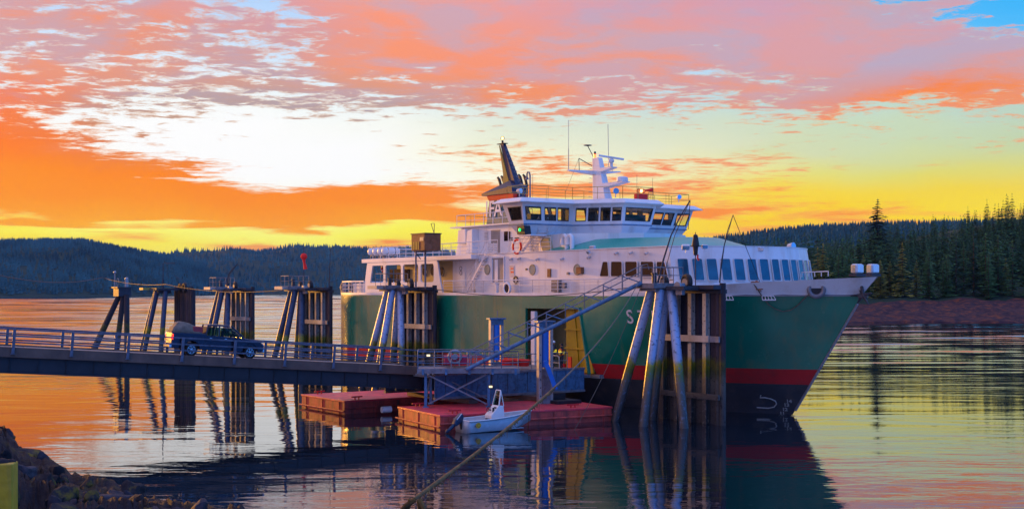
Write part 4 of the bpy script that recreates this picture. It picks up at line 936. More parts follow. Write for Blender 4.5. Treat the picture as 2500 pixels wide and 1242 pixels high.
mb.loft([(fx0 - .6, fy0 - .2, 17.002), (fx1, fy0 - .2, 17.402), (fx1, fy1, 17.402), (fx0 - .6, fy1, 17.002)], [(fx0 + 1.1, fy0 + .4, 17.6), (fx1 - 1.1, fy0 + .4, 18.0), (fx1 - 1.1, fy1 - .4, 18.0), (fx0 + 1.1, fy1 - .4, 17.6)]); mb.build('funnel_cap', M['navy'], ship)
for k, (x, y) in enumerate(((22.0, -2.6), (22.7, -2.7), (23.4, -2.4), (23.9, -1.7), (23.6, -1.0), (24.4, -2.6))):
    z = 17.5 + .1 * k * .5; mb = MB(); mb.tube([(x + .15, y, z - .1), (x, y, z + .35), (x - .2, y, z + .75), (x - .42, y, z + .95)], [.13, .13, .13, .1], 7); mb.build('exhaust_pipe', M['soot'], ship, smooth=True)
fa, fb = S(1266, 480, -2.6), S(1226, 341, -2.6)
mb = MB(); mb.loft([(fx1 - .2, -3.2, 15.6), (fx1 + .85, -3.2, 15.6), (fx1 + .85, -2.4, 15.6), (fx1 - .2, -2.4, 15.6)], [(fb.x, -2.8, 21.3), (fb.x + .42, -2.8, 21.3), (fb.x + .42, -2.5, 21.3), (fb.x, -2.5, 21.3)]); fin = mb.build('funnel_fin', M['navy'], ship)
mb = MB(); mb.loft([(fx1 - .36, -3.24, 15.6), (fx1 + .0, -3.24, 15.6), (fx1 - 1.75, -3.24, 17.9)], [(fx1 - .36, -3.21, 15.6), (fx1 + .0, -3.21, 15.6), (fx1 - 1.75, -3.21, 17.9)]); mb.loft([(fx1 - .2, -3.21, 15.8), (fx1 - 2.2, -3.15, 17.9), (fx1 - 2.2, -3.08, 18.6), (fb.x - .05, -2.9, 21.2)], [(fx1 - .2, -2.9, 15.8), (fx1 - 2.2, -2.8, 17.9), (fx1 - 2.2, -2.8, 18.6), (fb.x - .05, -2.8, 21.2)]); mb.build('fin_plate', M['ochre'], fin)
mb = MB(); mb.box((fb.x + .1, -2.65, 21.33), (1.1, .45, .06)); mb.cyl((fb.x + .2, -2.7, 21.36), (fb.x + .2, -2.7, 21.6), .09); mb.torus((fb.x + .2, -2.7, 21.8), (.57, -.82, 0), .15, .03, 12, 5); mb.build('fin_top', M['soot'], fin)
mb = MB(); mb.cyl((fb.x + .2, -2.7, 21.68), (fb.x + .2, -2.7, 21.9), .09, n=8); mb.build('masthead_lamp', M['amber_lamp'], fin)
for k in range(13):
    t = k / 13; a = Vector((fx1 + .82, -2.7, 16.0)).lerp(Vector((fb.x + .42, -2.7, 21.1)), t); mb = MB(); mb.torus(a + Vector((.17, 0, 0)), (.57, -.82, 0), .1, .02, 8, 4); mb.build('step_loop', M['galv'], fin)
def onplane(c):
    return lambda x, z: (Vector((x, c, z)), Vector((1, 0, 0)), Vector((0, -1, 0)))
letters('IFA', 0, [SX(p, fy0) for p in (1187, 1195.5, 1208)], 14.95, 2.0, onplane(fy0 - .1), ship, M['white_rail'], 'funnel_letter', sx=.95)

# ---- openings and fittings
def win(c4, nrm, fw, frame, pane, parent, name='window', th=.05):
    c4 = [Vector(p) for p in c4]; nrm = Vector(nrm).normalized(); ce = sum(c4, Vector()) / len(c4); inn = [p + (ce - p).normalized() * fw * 1.35 for p in c4]; n_ = len(c4); fr = MB()
    for i in range(n_):
        q = [c4[i], c4[(i + 1) % n_], inn[(i + 1) % n_], inn[i]]; fr.loft([p + nrm * th for p in q], [p - nrm * .01 for p in q])
    o = fr.build(name, frame, parent); g_ = MB(); g_.loft([p + nrm * .02 for p in inn], [p + nrm * .008 for p in inn]); g_.build('pane', pane, o); return o
def rnd4(c4, r_=.12):
    c4 = [Vector(p) for p in c4]; o = []
    for i in range(4):
        p, a, b = c4[i], c4[i - 1], c4[(i + 1) % 4]; o.append(p + (a - p).normalized() * r_); o.append(p + ((a - p).normalized() + (b - p).normalized()) * r_ * .3); o.append(p + (b - p).normalized() * r_)
    return o
SYN = -SY - .004
for (a, b, c_, d) in ((1472, 1485, 1488, 1464), (1492, 1520, 1521, 1491), (1526, 1557, 1557, 1526), (1564, 1597, 1598, 1564), (1603, 1624, 1633, 1604)):
    q = [S(d, 676, SYN), S(c_, 676, SYN), S(b, 637, SYN), S(a, 637, SYN)]; win(rnd4(q, .1), (0, -1, 0), .05, M['white_rail'], M['black_glass'], ship, 'lounge_window')
# front windows round the curved face
def arcpt(s_, z):
    L_ = [0]; 
    for a, b in zip(arcb, arcb[1:]): L_.append(L_[-1] + (Vector(b) - Vector(a)).length)
    s_ = max(0, min(L_[-1], s_)); i = max(k for k in range(len(L_) - 1) if L_[k] <= s_ + 1e-9); t = (s_ - L_[i]) / (L_[i + 1] - L_[i]); p = Vector(arcb[i]).lerp(Vector(arcb[i + 1]), t); tg = (Vector(arcb[i + 1]) - Vector(arcb[i])).normalized(); k = (z - 8.27) / 3.23
    q = Vector((p.x - .62 * k, p.y * (1 - .0075 * k), z)); return q, tg
for k in range(14):
    s0 = .45 + k * .985; s1 = s0 + .74
    if s1 > 14.6: break
    q = [arcpt(s0, 9.12)[0], arcpt(s1, 9.12)[0], arcpt(s1, 10.68)[0], arcpt(s0, 10.68)[0]]; nr = (q[1] - q[0]).cross(q[3] - q[0]).normalized()
    win(rnd4([p + nr * .07 for p in q], .08), nr, .04, M['white_rail'], M['blue_glass'], ship, 'front_window')
for px in (1190, 1300, 1409):
    p = S(px, 658, SYN); mb = MB(); mb.torus(p, (0, 1, 0), .38, .06, 20, 6); o = mb.build('porthole', M['brass'], ship, smooth=True); mb = MB(); mb.cyl(p + Vector((0, -.03, 0)), p + Vector((0, .03, 0)), .36, n=20); mb.build('pane', mat('port_glass', (.35, .36, .27), .1, bump=0) if px == 1190 else bpy.data.materials['port_glass'], o)
for px in (1037, 1057, 1078):
    p = S(px, 663, -5.61); mb = MB(); mb.torus(p, (0, 1, 0), .4, .07, 18, 6); o = mb.build('porthole', M['grey_steel'], ship, smooth=True); mb = MB(); mb.cyl(p + Vector((0, -.03, 0)), p + Vector((0, .03, 0)), .38, n=18); mb.build('pane', M['black_glass'], o)
def panel(name, x0, x1, z0, z1, c, m_, th=.04, parent=ship, bev=.015):
    mb = MB(); mb.b2((x0, c - th, z0), (x1, c + .002, z1)); return mb.build(name, m_, parent, bevel=bev)
def PB(name, pa, pb, c, m_, th=.04, bev=.015):
    a, b = S(pa[0], pa[1], c), S(pb[0], pb[1], c); return panel(name, a.x, b.x, min(a.z, b.z), max(a.z, b.z), c, m_, th, bev=bev)
shade_m = mat('recess_shade', (.30, .27, .24), .6, bump=0)  # flat mid-tone sheets stand in for the shade inside doorways and vents
PB('doorway_shade', (1204, 631), (1230, 688), -SY, shade_m, .015); PB('door_leaf', (1208, 634), (1216, 688), -SY - .02, M['white'], .03)
mb = MB(); a, b = S(1203, 630, -SY), S(1231, 690, -SY)
for q in ((a.x - .08, b.z, a.x, a.z), (b.x, b.z, b.x + .08, a.z), (a.x - .08, a.z, b.x + .08, a.z + .1)): mb.b2((q[0], -SY - .09, q[1]), (q[2], -SY, q[3]))
mb.build('door_frame', M['white'], ship)
PB('doorway_shade', (1199, 562), (1221, 628), -5.8, shade_m, .015); PB('vent_grille_shade', (1183, 566), (1191, 592), -5.8, shade_m, .03)
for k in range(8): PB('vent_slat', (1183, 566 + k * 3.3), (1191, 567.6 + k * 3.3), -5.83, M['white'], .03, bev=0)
PB('vent_grille_shade', (1192, 594), (1214, 618), -5.8, shade_m, .03)
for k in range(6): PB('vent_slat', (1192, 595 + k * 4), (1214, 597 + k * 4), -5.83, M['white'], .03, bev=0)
PB('window_pane', (1231, 565), (1240, 588), -5.8, M['black_glass'], .03); PB('window_pane', (1243, 565), (1246, 588), -5.8, M['black_glass'], .03)
PB('window_pane', (1247, 580), (1252, 587), -5.8, M['black_glass'], .03); PB('window_pane', (1257, 580), (1267, 587), -5.8, M['black_glass'], .03)
p0, p1 = S(1128, 561, -5.8), S(1148, 594, -5.8); mb = MB(); mb.side([(p0.x, p1.z), (p1.x, p1.z), (p1.x, p0.z), (p0.x + .15, p0.z - .05)], -6.3, -5.8); mb.build('vent_trunk', M['white'], ship, bevel=.03)
p0, p1 = S(1152, 561, -5.8), S(1168, 618, -5.8); mb = MB(); mb.side([(p0.x, p1.z), (p1.x, p1.z), (p1.x, p0.z), (p0.x + .3, p0.z - .1)], -6.45, -5.8); mb.build('vent_trunk', M['white'], ship, bevel=.03)
PB('locker', (1338, 656), (1346, 676), -SY, M['brown'], .1); PB('fire_cabinet', (1414, 652), (1426, 668), -SY, M['brown'], .3); PB('junction_box', (1386, 664), (1391, 670), -SY, M['grey_steel'], .12)
PB('sign_plate', (1244, 648), (1256, 676), -SY, mat('sign_plate', (.6, .5, .5), .5, bump=0), .02); PB('sign_mark', (1247, 654), (1253, 657), -SY - .02, M['red'], .012, 0); PB('sign_mark', (1247, 662), (1254, 666), -SY - .02, M['red'], .012, 0)
PB('junction_box', (1284, 655), (1288, 659), -SY, M['dark'], .08)
PB('cargo_cabinet', (1352, 683), (1371, 712), -SY - .01, M['grey_steel'], .25); PB('junction_box', (1376, 690), (1384, 702), -SY - .01, M['grey_steel'], .2)
PB('door_leaf', (1117, 641), (1136, 700), -6.6, M['white'], .03)
for py in (655, 666): p = S(1125, py, -6.63); mb = MB(); mb.torus(p, (0, 1, 0), .17, .025, 14, 5); mb.build('hazard_sign', M['dark'], ship)
PB('aft_door', (952, 657), (960, 690), -5.62, M['black_glass'], .04); PB('aft_window', (963, 657), (980, 690), -5.62, M['black_glass'], .04); PB('aft_window', (983, 657), (1001, 690), -5.62, M['black_glass'], .04)
# wall lamps along the cabin side
for px, py in ((1165, 628), (1172, 636), (1185, 634), (1247, 631), (1267, 630), (1312, 632), (1372, 631), (1437, 627), (1540, 616), (1578, 617), (1504, 617)):
    p = S(px, py, -SY - .12); mb = MB(); mb.cyl(p, p + Vector((0, .12, 0)), .1, n=10); mb.cyl(p + Vector((0, 0, -.03)), p + Vector((0, -.12, -.1)), .08, .1, n=8); mb.build('wall_lamp', M['lampshell'], ship, smooth=True)
def flood(p, d, s_=.28):
    p = Vector(p); d = Vector(d).normalized(); mb = MB(); mb.bar(p - d * s_ * .4, p + d * s_ * .45, s_ * 1.7, s_ * 1.1); mb.cyl(p - Vector((0, 0, s_ * 1.3)), p, .03, n=5); o = mb.build('floodlight', M['lampshell'], ship, bevel=.03); m2 = MB(); m2.bar(p + d * s_ * .46, p + d * s_ * .5, s_ * 1.4, s_ * .85); m2.build('lens', M['lamp_glass'], o)
flood(S(1447, 605, -7.0), (0.2, -1, -.4)); flood(S(1437, 615, -7.5), (-.2, -1, -.7), .22)
flood(SFr(1674, 603, 50.6), (.8, -.5, -.5), .3); flood(SFr(1720, 602, 51.2), (1, -.3, -.2), .24); flood(SFr(1857, 608, 51.7), (1, -.1, -.3), .22); flood(SFr(1912, 607, 51.4), (1, .2, -.3), .24)
searchlight(SFr(1932, 601, 51.0), (1, 0, .1), .26)
# bow floodlights
for px, y_ in ((2093, -1.4), (2131, .6)):
    p = S(px, 656, y_); mb = MB(); mb.box(p, (.5, .75, .62)); o = mb.build('bow_floodlight', M['lampshell'], ship, bevel=.12); m2 = MB(); m2.box(p + Vector((.26, 0, 0)), (.03, .58, .46)); m2.build('lens', M['lamp_glass'], o, bevel=.05); m2 = MB(); m2.box(p + Vector((0, -.385, 0)), (.36, .03, .46)); m2.build('lens', M['lamp_glass'], o); m2 = MB(); m2.box(p + Vector((0, 0, -.4)), (.6, .9, .16)); m2.build('mount', M['dark'], o)
# foredeck rails
railing('bow_railing', [S(1958, 676, 2.0), S(2022, 674, -.6)], .32, ship, M['white_rail'], 1.2, (), r=.03)
# fairlead ring and anchor
p, tg, nr = hullpt(1993, 706, .06); mb = MB(); mb.torus(p, nr, .46, .15, 22, 8, sq=1.0); mb.build('fairlead', M['grey_steel'], ship, smooth=True); mb = MB(); mb.cyl(p - nr * .05, p + nr * .03, .34, n=18); mb.build('fairlead_mouth', M['soot'], ship)
p, tg, nr = hullpt(2112, 712, .2); mb = MB()
mb.cyl(p + Vector((-.1, -.1, .5)), p + Vector((.2, -.2, -.35)), .1, .13, 8)
for d in ((-.75, -.35, -.25), (.75, -.1, -.1), (-.35, -.2, -.75), (.55, -.2, -.8), (-.5, .1, .3)): mb.cyl(p + Vector((.1, -.15, -.2)), p + Vector(d), .16, .04, 6)
mb.box(p + Vector((.1, -.15, -.3)), (.6, .3, .22), .4); mb.build('anchor', M['dark'], ship, smooth=False, bevel=.02)
# basket frames under the bulwark
for px in (1772, 1873):
    mb = MB(); q = []
    for k in range(5):
        a, tg, nr = hullpt(px - 12 + k * 7, 722, .12); b, _, _ = hullpt(px - 9 + k * 8, 732, .45); mb.cyl(a, b, .025, n=4); q.append((a, b))
    mb.cyl(q[0][0], q[-1][0], .04, n=4); mb.cyl(q[0][1], q[-1][1], .04, n=4); mb.build('hull_basket', M['white_rail'], ship)
# side deck rails
railing('side_railing', [(SX(1083, -7.95), -7.95, 8.32), (SX(1180, -7.95), -7.95, 8.32), (SX(1300, -7.95), -7.95, 8.32), (SX(1460, -7.95), -7.95, 8.32), (SX(1560, -7.7), -7.7, 8.32)], 1.0, ship, M['white_rail'], 1.55, (.28, .55, .8), r=.022, rtop=.045)
railing('promenade_railing', [(7.5, -7.4, 11.5), (SX(1080, -7.4), -7.4, 11.5), (SX(1215, -7.4), -7.4, 11.56)], 1.05, ship, M['white_rail'], 1.5, (.33, .66), r=.025, rtop=.035)
railing('promenade_railing', [(SX(1245, -7.1), -7.1, 11.56), (SX(1345, -7.1), -7.1, 11.56)], 1.05, ship, M['white_rail'], 1.5, (.33, .66), r=.025, rtop=.035)
railing('promenade_railing', [(7.5, -7.4, 11.5), (7.5, 7.4, 11.5), (25, 7.4, 11.5)], 1.05, ship, M['white_rail'], 1.5, (.33, .66), r=.025)
railing('casing_railing', [(19.9, -5.8, 14.06), (31.2, -5.8, 14.06)], 1.0, ship, M['white_rail'], 1.5, (.5,), r=.025)
railing('casing_railing', [(19.9, -5.8, 14.06), (19.9, 5.8, 14.06)], 1.0, ship, M['ochre'], 1.5, (.5,), r=.022)
# mooring chock in the side rail
p = S(1238, 704, -8.02); mb = MB(); mb.torus(p, (0, 1, 0), .42, .1, 18, 8); mb.build('mooring_chock', M['white'], ship, smooth=True); mb = MB(); mb.cyl(p + Vector((0, -.02, 0)), p + Vector((0, .05, 0)), .36, n=16); mb.build('chock_mouth', M['soot'], ship)
p = S(1214, 702, -7.6); mb = MB(); mb.cyl((p.x, p.y, 8.3), (p.x, p.y, 9.0), .14); mb.cyl((p.x, p.y, 9.0), (p.x, p.y, 9.12), .2); mb.build('bitt', M['white'], ship, smooth=True)
# stairs: main deck to promenade, promenade to bridge wing
def stairs(a, b, w, parent, m_, n_=10, side=(0, 1, 0)):
    a, b, sd_ = Vector(a), Vector(b), Vector(side) * w; mb = MB(); mb.bar(a, b, .05, .2); mb.bar(a + sd_, b + sd_, .05, .2)
    up = Vector((0, 0, .95))
    for s_ in (Vector(), sd_):
        mb.cyl(a + up + s_, b + up + s_, .025, n=5); mb.cyl(a + up * .5 + s_, b + up * .5 + s_, .018, n=4)
        for t in (0, .5, 1): p = a.lerp(b, t) + s_; mb.cyl(p, p + up, .025, n=5)
    o = mb.build('stairway', m_, parent)
    for k in range(1, n_): p = a.lerp(b, k / n_) + sd_ * .5; t_ = MB(); t_.box(p, (.26, w - .08, .04)); t_.build('tread', m_, o)
stairs((S(1137, 712, -7.5).x, -7.5, 8.3), (S(1186, 630, -7.5).x, -7.5, 11.5), .8, ship, M['white_rail'], 11)
stairs((S(1290, 612, -6.6).x - .3, -7.0, 11.56), (S(1322, 580, -6.6).x + .2, -7.0, 13.3), .9, ship, M['white_rail'], 8)
# starboard light box on its bracket
p = S(1281, 562, -8.3); mb = MB(); mb.side([(p.x - .45, p.z - .32), (p.x + .6, p.z - .32), (p.x + .45, p.z + .34), (p.x - .45, p.z + .34)], -8.7, -8.1); bx_ = mb.build('side_light_box', M['soot'], ship); mb = MB(); mb.ball((p.x - .05, -8.75, p.z + .02), .12, sc=(1, .5, 1)); mb.build('green_lamp', M['green_lamp'], bx_, smooth=True)
mb = MB(); mb.b2((p.x - .4, -8.6, p.z - .45), (p.x + 1.2, -7.0, p.z - .36)); mb.b2((p.x - .3, -8.3, p.z - .36), (p.x - .1, -8.1, p.z - .3)); mb.build('light_bracket', M['white'], ship)
mb = MB(); mb.side([(S(1330, 0, -5.9).x, 11.58), (SX(1350, -5.9), 11.58), (SX(1343, -5.9), 12.8), (SX(1318, -5.9), 12.8)], -6.1, -5.7); mb.build('bridge_bracket', M['cream'], ship)
# twin gooseneck vents
for px, r_ in ((1379, .17), (1392, .17)):
    p = S(px, 606, -6.3); x, y = p.x, p.y; mb = MB(); mb.tube([(x + .25, y, 11.56), (x + .25, y, 12.35), (x + .18, y, 12.62), (x, y, 12.72), (x - .2, y, 12.62), (x - .27, y, 12.35), (x - .27, y, 12.15)], r_, 10); mb.cyl((x - .27, y, 12.17), (x - .27, y, 12.0), .23, .23, 10); mb.build('gooseneck_vent', M['white'], ship, smooth=True)
p = S(1238, 668, -SY - .3); mb = MB(); mb.torus((SX(1262, -SY) , -SY - .12, 9.35), (0, 1, 0), .26, .07, 14, 6); mb.build('hose_reel', M['dark'], ship, smooth=True)

# ---- loose things aboard
for k, px in enumerate((924, 936, 948, 958)):
    p = S(px, 620, -6.4 + .9 * 0); x = p.x; lb = ['aftmost white liferaft canister in its cradle on the stern roof', 'second liferaft canister from the stern on the aft roof', 'third liferaft canister from the stern on the aft roof', 'foremost of the four liferaft canisters on the aft roof'][k]
    t = thing('liferaft_canister', lb, 'liferaft', world((x, -6.6, 11.5)), SA, 'liferaft canisters on the stern roof')
    mb = MB(); mb.cyl((0, -.75, .72), (0, .75, .72), .33, n=14); mb.ball((0, -.75, .72), .33, 14, 6, sc=(1, .5, 1)); mb.ball((0, .75, .72), .33, 14, 6, sc=(1, .5, 1)); mb.build('canister', M['white'], t, smooth=True)
    mb = MB(); [mb.cyl((0, y, .72), (0, y + .05, .72), .345, n=14) for y in (-.4, .35)]; mb.build('strap', M['dark'], t)
    mb = MB(); [mb.bar((sx_ * .35, y, 0), (sx_ * .22, y, .46), .05) for sx_ in (-1, 1) for y in (-.5, .5)]; mb.bar((-.3, -.5, .36), (.3, -.5, .36), .05); mb.bar((-.3, .5, .36), (.3, .5, .36), .05); mb.build('cradle', M['grey_steel'], t)
def lifebuoy(p, ax, lb, r_=.36):
    o = thing('lifebuoy', lb, 'lifebuoy', world(p), SA); mb = MB(); mb.torus((0, 0, 0), ax, r_, .085, 24, 8); mb.build('ring', M['red'], o, smooth=True)
    for k in range(4): a0 = k * math.pi / 2 + .55; mb = MB(); mb.torus((0, 0, 0), ax, r_, .09, 4, 8, a0=a0, a1=a0 + .45); mb.build('white_band', M['helmet'], o, smooth=True)
p = S(1262, 602, -7.22); lifebuoy(p, (0, 1, 0), 'red and white lifebuoy hanging on the promenade rail below the green side light', .55)
p = S(934, 655, -7.0); lifebuoy((p.x, -6.9, p.z), (0, 1, 0), 'small red lifebuoy hanging in the stern opening beside the bright window', .3)
# mooring line slung in a bight from the bow fairlead
pts = [hullpt(px, py, .12)[0] for px, py in ((1838, 688), (1850, 706), (1862, 724), (1878, 744), (1896, 755), (1912, 760), (1930, 757), (1948, 745), (1962, 730), (1975, 718))]
mb = MB(); mb.tube([world(p) for p in pts], .035, 6); tag(mb.build('slack_rope', M['rope'], smooth=True), 'pale slack rope hanging in a loop below the bow fairlead', 'rope')

# ================================================================ dolphins along the berth
def dolphin_master():
    """local frame of the ship; the tall fender pile stands at x = 0, y = -9"""
    t = thing('mooring_dolphin', 'x', 'dolphin')
    caps = [(-4.4, -11.1, 8.5), (-3.4, -11.2, 8.5), (-3.9, -10.3, 8.5), (-2.9, -10.7, 8.5)]
    base = [(-6.1, -12.7), (-2.5, -13.4), (-5.2, -10.3), (-.3, -12.0)]
    for (cx, cy, cz), (bx, by) in zip(caps, base):
        a, b = Vector((cx, cy, cz)), Vector((bx, by, 0)); e = b + (b - a).normalized() * 2; mb = MB(); mb.tube([a.lerp(e, k / 8) for k in range(9)], .3, 14); mb.build('pile', M['pile'], t, smooth=True)
    mb = MB(); mb.cyl((0, -9, -1.5), (0, -9, 8.95), .2, n=10); mb.build('tall_pile', M['oldpile'], t, smooth=True)
    mb = MB(); mb.cyl((-.45, -8.9, -1.5), (-.45, -8.9, 8.6), .24, n=10); mb.build('tall_pile', M['board_b'], t, smooth=True)
    for k in range(10):
        x = -.85 - k * .56; mb = MB(); mb.b2((x - .27, -8.95 + .03 * (k % 2), -1.2), (x + .26, -8.7, 8.35 + .05 * (k % 3))); mb.build('fender_board', M['board'] if k % 3 else M['board_b'], t)
    for k in range(4):
        x = -1.35 * (k + 1); mb = MB(); mb.b2((x - .16, -9.32, -1.2), (x + .16, -9.26, 8.3)); mb.b2((x - .05, -9.26, -1.2), (x + .05, -9.02, 8.3)); mb.b2((x - .16, -9.02, -1.2), (x + .16, -8.97, 8.3)); mb.build('fender_beam', M['beam'], t)
    mb = MB(); mb.b2((-5.75, -9.52, 5.2), (-.75, -9.33, 5.62)); mb.build('cross_beam', M['pale'], t, bevel=.02); mb = MB(); mb.b2((-.74, -9.45, 5.22), (.1, -9.33, 5.6)); mb.build('beam_end', M['grey_steel'], t)
    mb = MB(); mb.b2((-6.3, -9.5, 1.6), (0.1, -9.33, 1.95)); mb.build('lower_beam', M['board_b'], t)
    mb = MB(); mb.b2((-4.9, -12.1, 8.62), (-3.0, -9.4, 8.95)); mb.b2((-4.7, -11.8, 8.45), (-3.2, -9.9, 8.62)); mb.build('platform', M['grey_steel'], t, bevel=.02)
    mb = MB(); mb.b2((-3.0, -9.9, 8.55), (.1, -9.2, 8.82)); mb.b2((-5.6, -9.25, 8.3), (.1, -8.7, 8.55)); mb.b2((-2.9, -11.2, 8.5), (-1.2, -9.9, 8.75)); mb.build('head_frame', M['dark'], t, bevel=.02)
    for x, y, r_ in ((-2.0, -10.2, .52), (-4.0, -10.3, .42)):
        mb = MB(); mb.torus((x, y, 9.0), (.2, 1, 0), r_ * .78, r_ * .3, 20, 8, sq=1.2); w_ = mb.build('fender_wheel', M['rubber'], t, smooth=True); mb = MB(); mb.cyl((x, y - .2, 9.0), (x, y + .2, 9.0), r_ * .5, n=12); mb.build('hub', M['grey_steel'], w_, smooth=True)
    mb = MB(); mb.b2((-2.3, -10.9, 8.2), (-1.7, -10.6, 8.95)); mb.cyl((-2.0, -10.9, 8.75), (-2.0, -11.05, 8.75), .3, n=12); mb.build('bearing_block', M['galv'], t, bevel=.02)
    mb = MB(); mb.cyl((-4.2, -11.0, 8.95), (-4.2, -11.0, 9.55), .16, n=10); mb.cyl((-4.2, -11.0, 9.55), (-4.2, -11.0, 9.62), .22, n=10); mb.build('mooring_bollard', M['dark'], t, smooth=True)
    return t
dm = dolphin_master()
DOL = [(56.1, 'nearest dolphin of blue steel piles standing before the bow and reached by the gangway'),
       (21.4, 'dolphin of blue steel piles amidships with the rusty box on two poles above it'),
       (1.9, 'dark dolphin at the ferry stern corner with the red windsock above it'),
       (-16.9, 'dolphin with a leaning davit boom on its railed platform behind the pickup')]
DO = []
for k, (x, lb) in enumerate(DOL):
    o = dm if k == 0 else dup(dm); o.location = world((x, 0, 0)) if False else world((x, 0, 0)); o.rotation_euler = (0, 0, SA); o['label'] = lb; o['group'] = 'mooring dolphins along the berth'; DO.append(o)
def rails_on(o, far=True):
    railing('railing', [(-3.0, -9.9, 8.95), (-3.0, -12.05, 8.95), (-4.85, -12.05, 8.95), (-4.85, -9.6, 8.95)], 1.02, o, M['grey_steel'], 1.0, (.5,), r=.022)
for o in DO[1:]: rails_on(o)
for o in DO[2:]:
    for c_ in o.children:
        if c_.name.startswith('pile'): c_.material_slots[0].link = 'OBJECT'; c_.material_slots[0].material = M['pile_shaded']
railing('railing', [(-3.0, -12.05, 8.95), (-3.0, -9.6, 8.95)], 1.02, DO[0], M['grey_steel'], .8, (.5,), r=.022); railing('railing', [(-4.85, -11.6, 8.95), (-4.85, -9.6, 8.95), (-3.0, -9.6, 8.95)], 1.02, DO[0], M['grey_steel'], .8, (.5,), r=.022)
mb = MB(); mb.b2((-4.95, -12.8, 8.64), (-3.3, -12.11, 8.93)); mb.build('side_plate', M['pale'], DO[1]); 
for o in DO[2:]: mb = MB(); mb.b2((-4.95, -12.7, 8.64), (-3.1, -12.11, 8.93)); mb.build('side_plate', M['pale'], o)
# old timber dolphin
o = thing('timber_dolphin', 'black timber cluster dolphin left of the pickup with a small bent lamp post', 'dolphin', world((-34.9, 0, 0)), SA, 'mooring dolphins along the berth')
for (cx, cy, cz), (bx, by) in zip([(-4.8, -11.9, 8.5), (-3.9, -12.1, 8.5), (-2.9, -11.4, 8.5)], [(-7.2, -13.2), (-5.2, -13.5), (-2.5, -12.2)]):
    a, b = Vector((cx, cy, cz)), Vector((bx, by, 0)); e = b + (b - a).normalized() * 2; mb = MB(); mb.tube([a.lerp(e, k / 6) for k in range(7)], .3, 12); mb.build('pile', M['pile_shaded'], o, smooth=True)
rnd = random.Random(2)
for k in range(9):
    x = -5.6 + k * .68; mb = MB(); mb.cyl((x, -9 + .15 * (k % 2), -1.5), (x + rnd.uniform(-.1, .1), -9, 8.3 + rnd.uniform(0, .7)), .36, .33, n=10); mb.build('timber_pile', M['oldpile'] if k % 3 else M['board_b'], o, smooth=True)
mb = MB(); mb.b2((-6.6, -13.4, 8.62), (-5.2, -9.6, 8.9)); mb.build('yellow_plate', M['ochre'], o); mb = MB(); mb.b2((-5.2, -12.6, 8.6), (-2.6, -9.6, 8.85)); mb.b2((-4.9, -12.2, 8.2), (-3.2, -10.6, 8.6)); mb.build('platform', M['dark'], o)
mb = MB(); mb.torus((-3.2, -9.4, 8.9), (0, 1, 0), .4, .2, 14, 6); mb.torus((-1.8, -9.4, 8.9), (0, 1, 0), .45, .2, 14, 6); mb.build('fender_wheel', M['rubber'], o, smooth=True)
mb = MB(); mb.cyl((-4.3, -11.2, 8.85), (-4.3, -11.2, 9.9), .12, n=8); mb.tube([(-4.3, -11.2, 9.8), (-4.3, -11.2, 11.9), (-3.0, -10.2, 11.9)], .06, 6); mb.build('bent_lamp_post', M['dark'], o)
# lone tripod at far left
o = thing('tripod_pile_cluster', 'lone dolphin of four slanting piles at far left with small lights on its cap', 'dolphin', world((-55.0, 0, 0)), SA, 'mooring dolphins along the berth')
for (cx, cy, cz), (bx, by) in zip([(-.9, -11.3, 7.9), (-.3, -11.5, 7.9), (.5, -11.2, 7.9), (1.3, -11, 8.0)], [(-4.4, -14.0), (-1.9, -14.6), (.6, -12.2), (2.6, -11.4)]):
    a, b = Vector((cx, cy, cz)), Vector((bx, by, 0)); e = b + (b - a).normalized() * 2; mb = MB(); mb.tube([a, a.lerp(e, .5), e], .36, 12); mb.build('pile', M['oldpile'], o, smooth=True)
mb = MB(); mb.b2((-1.2, -12.0, 7.8), (1.0, -10.3, 8.9)); mb.b2((-1.5, -12.2, 8.9), (1.2, -10.2, 9.05)); mb.build('pile_cap', M['dark'], o)
mb = MB(); mb.cyl((-1.2, -11.8, 9.05), (-1.2, -11.8, 10.9), .06, n=6); mb.ball((-1.2, -11.8, 11), .2); mb.cyl((.6, -10.8, 9.05), (.6, -10.8, 10.0), .25, n=8); mb.ball((.6, -10.8, 10.1), .25); mb.torus((-.9, -11.5, 9.7), (0, 1, 0), .5, .03, 10, 4); mb.build('marker_lamp', M['galv'], o)
# windsock
Yw = 126.0; p = Wp(742, 690, Yw); ws = thing('windsock', 'limp red windsock with a round red marker on a thin pole above the stern dolphin', 'windsock', p)
mb = MB(); mb.cyl((0, 0, -.4), (0, 0, 3.5), .035, n=6); mb.build('pole', M['dark'], ws)
mb = MB(); mb.ball((0, 0, 2.6), .33, 14, 10, sc=(1, .8, 1)); mb.tube([(0, 0, 2.3), (.04, 0, 2.0), (.12, 0, 1.6), (.16, 0, 1.35)], [.17, .12, .17, .19], 10); mb.build('sock', M['sock'], ws, smooth=True)
def boom(name, pts, r_, lb, cat='boom', m_=None): mb = MB(); mb.tube(pts, r_, 6); return tag(mb.build(name, m_ or M['dark']), lb, cat)
boom('whip_pole', [Wp(803, 706, 124), Wp(804, 690, 124), Wp(807, 602, 124)], [.07, .05, .02], 'thin upright whip pole beside the stern corner of the ferry', 'pole')
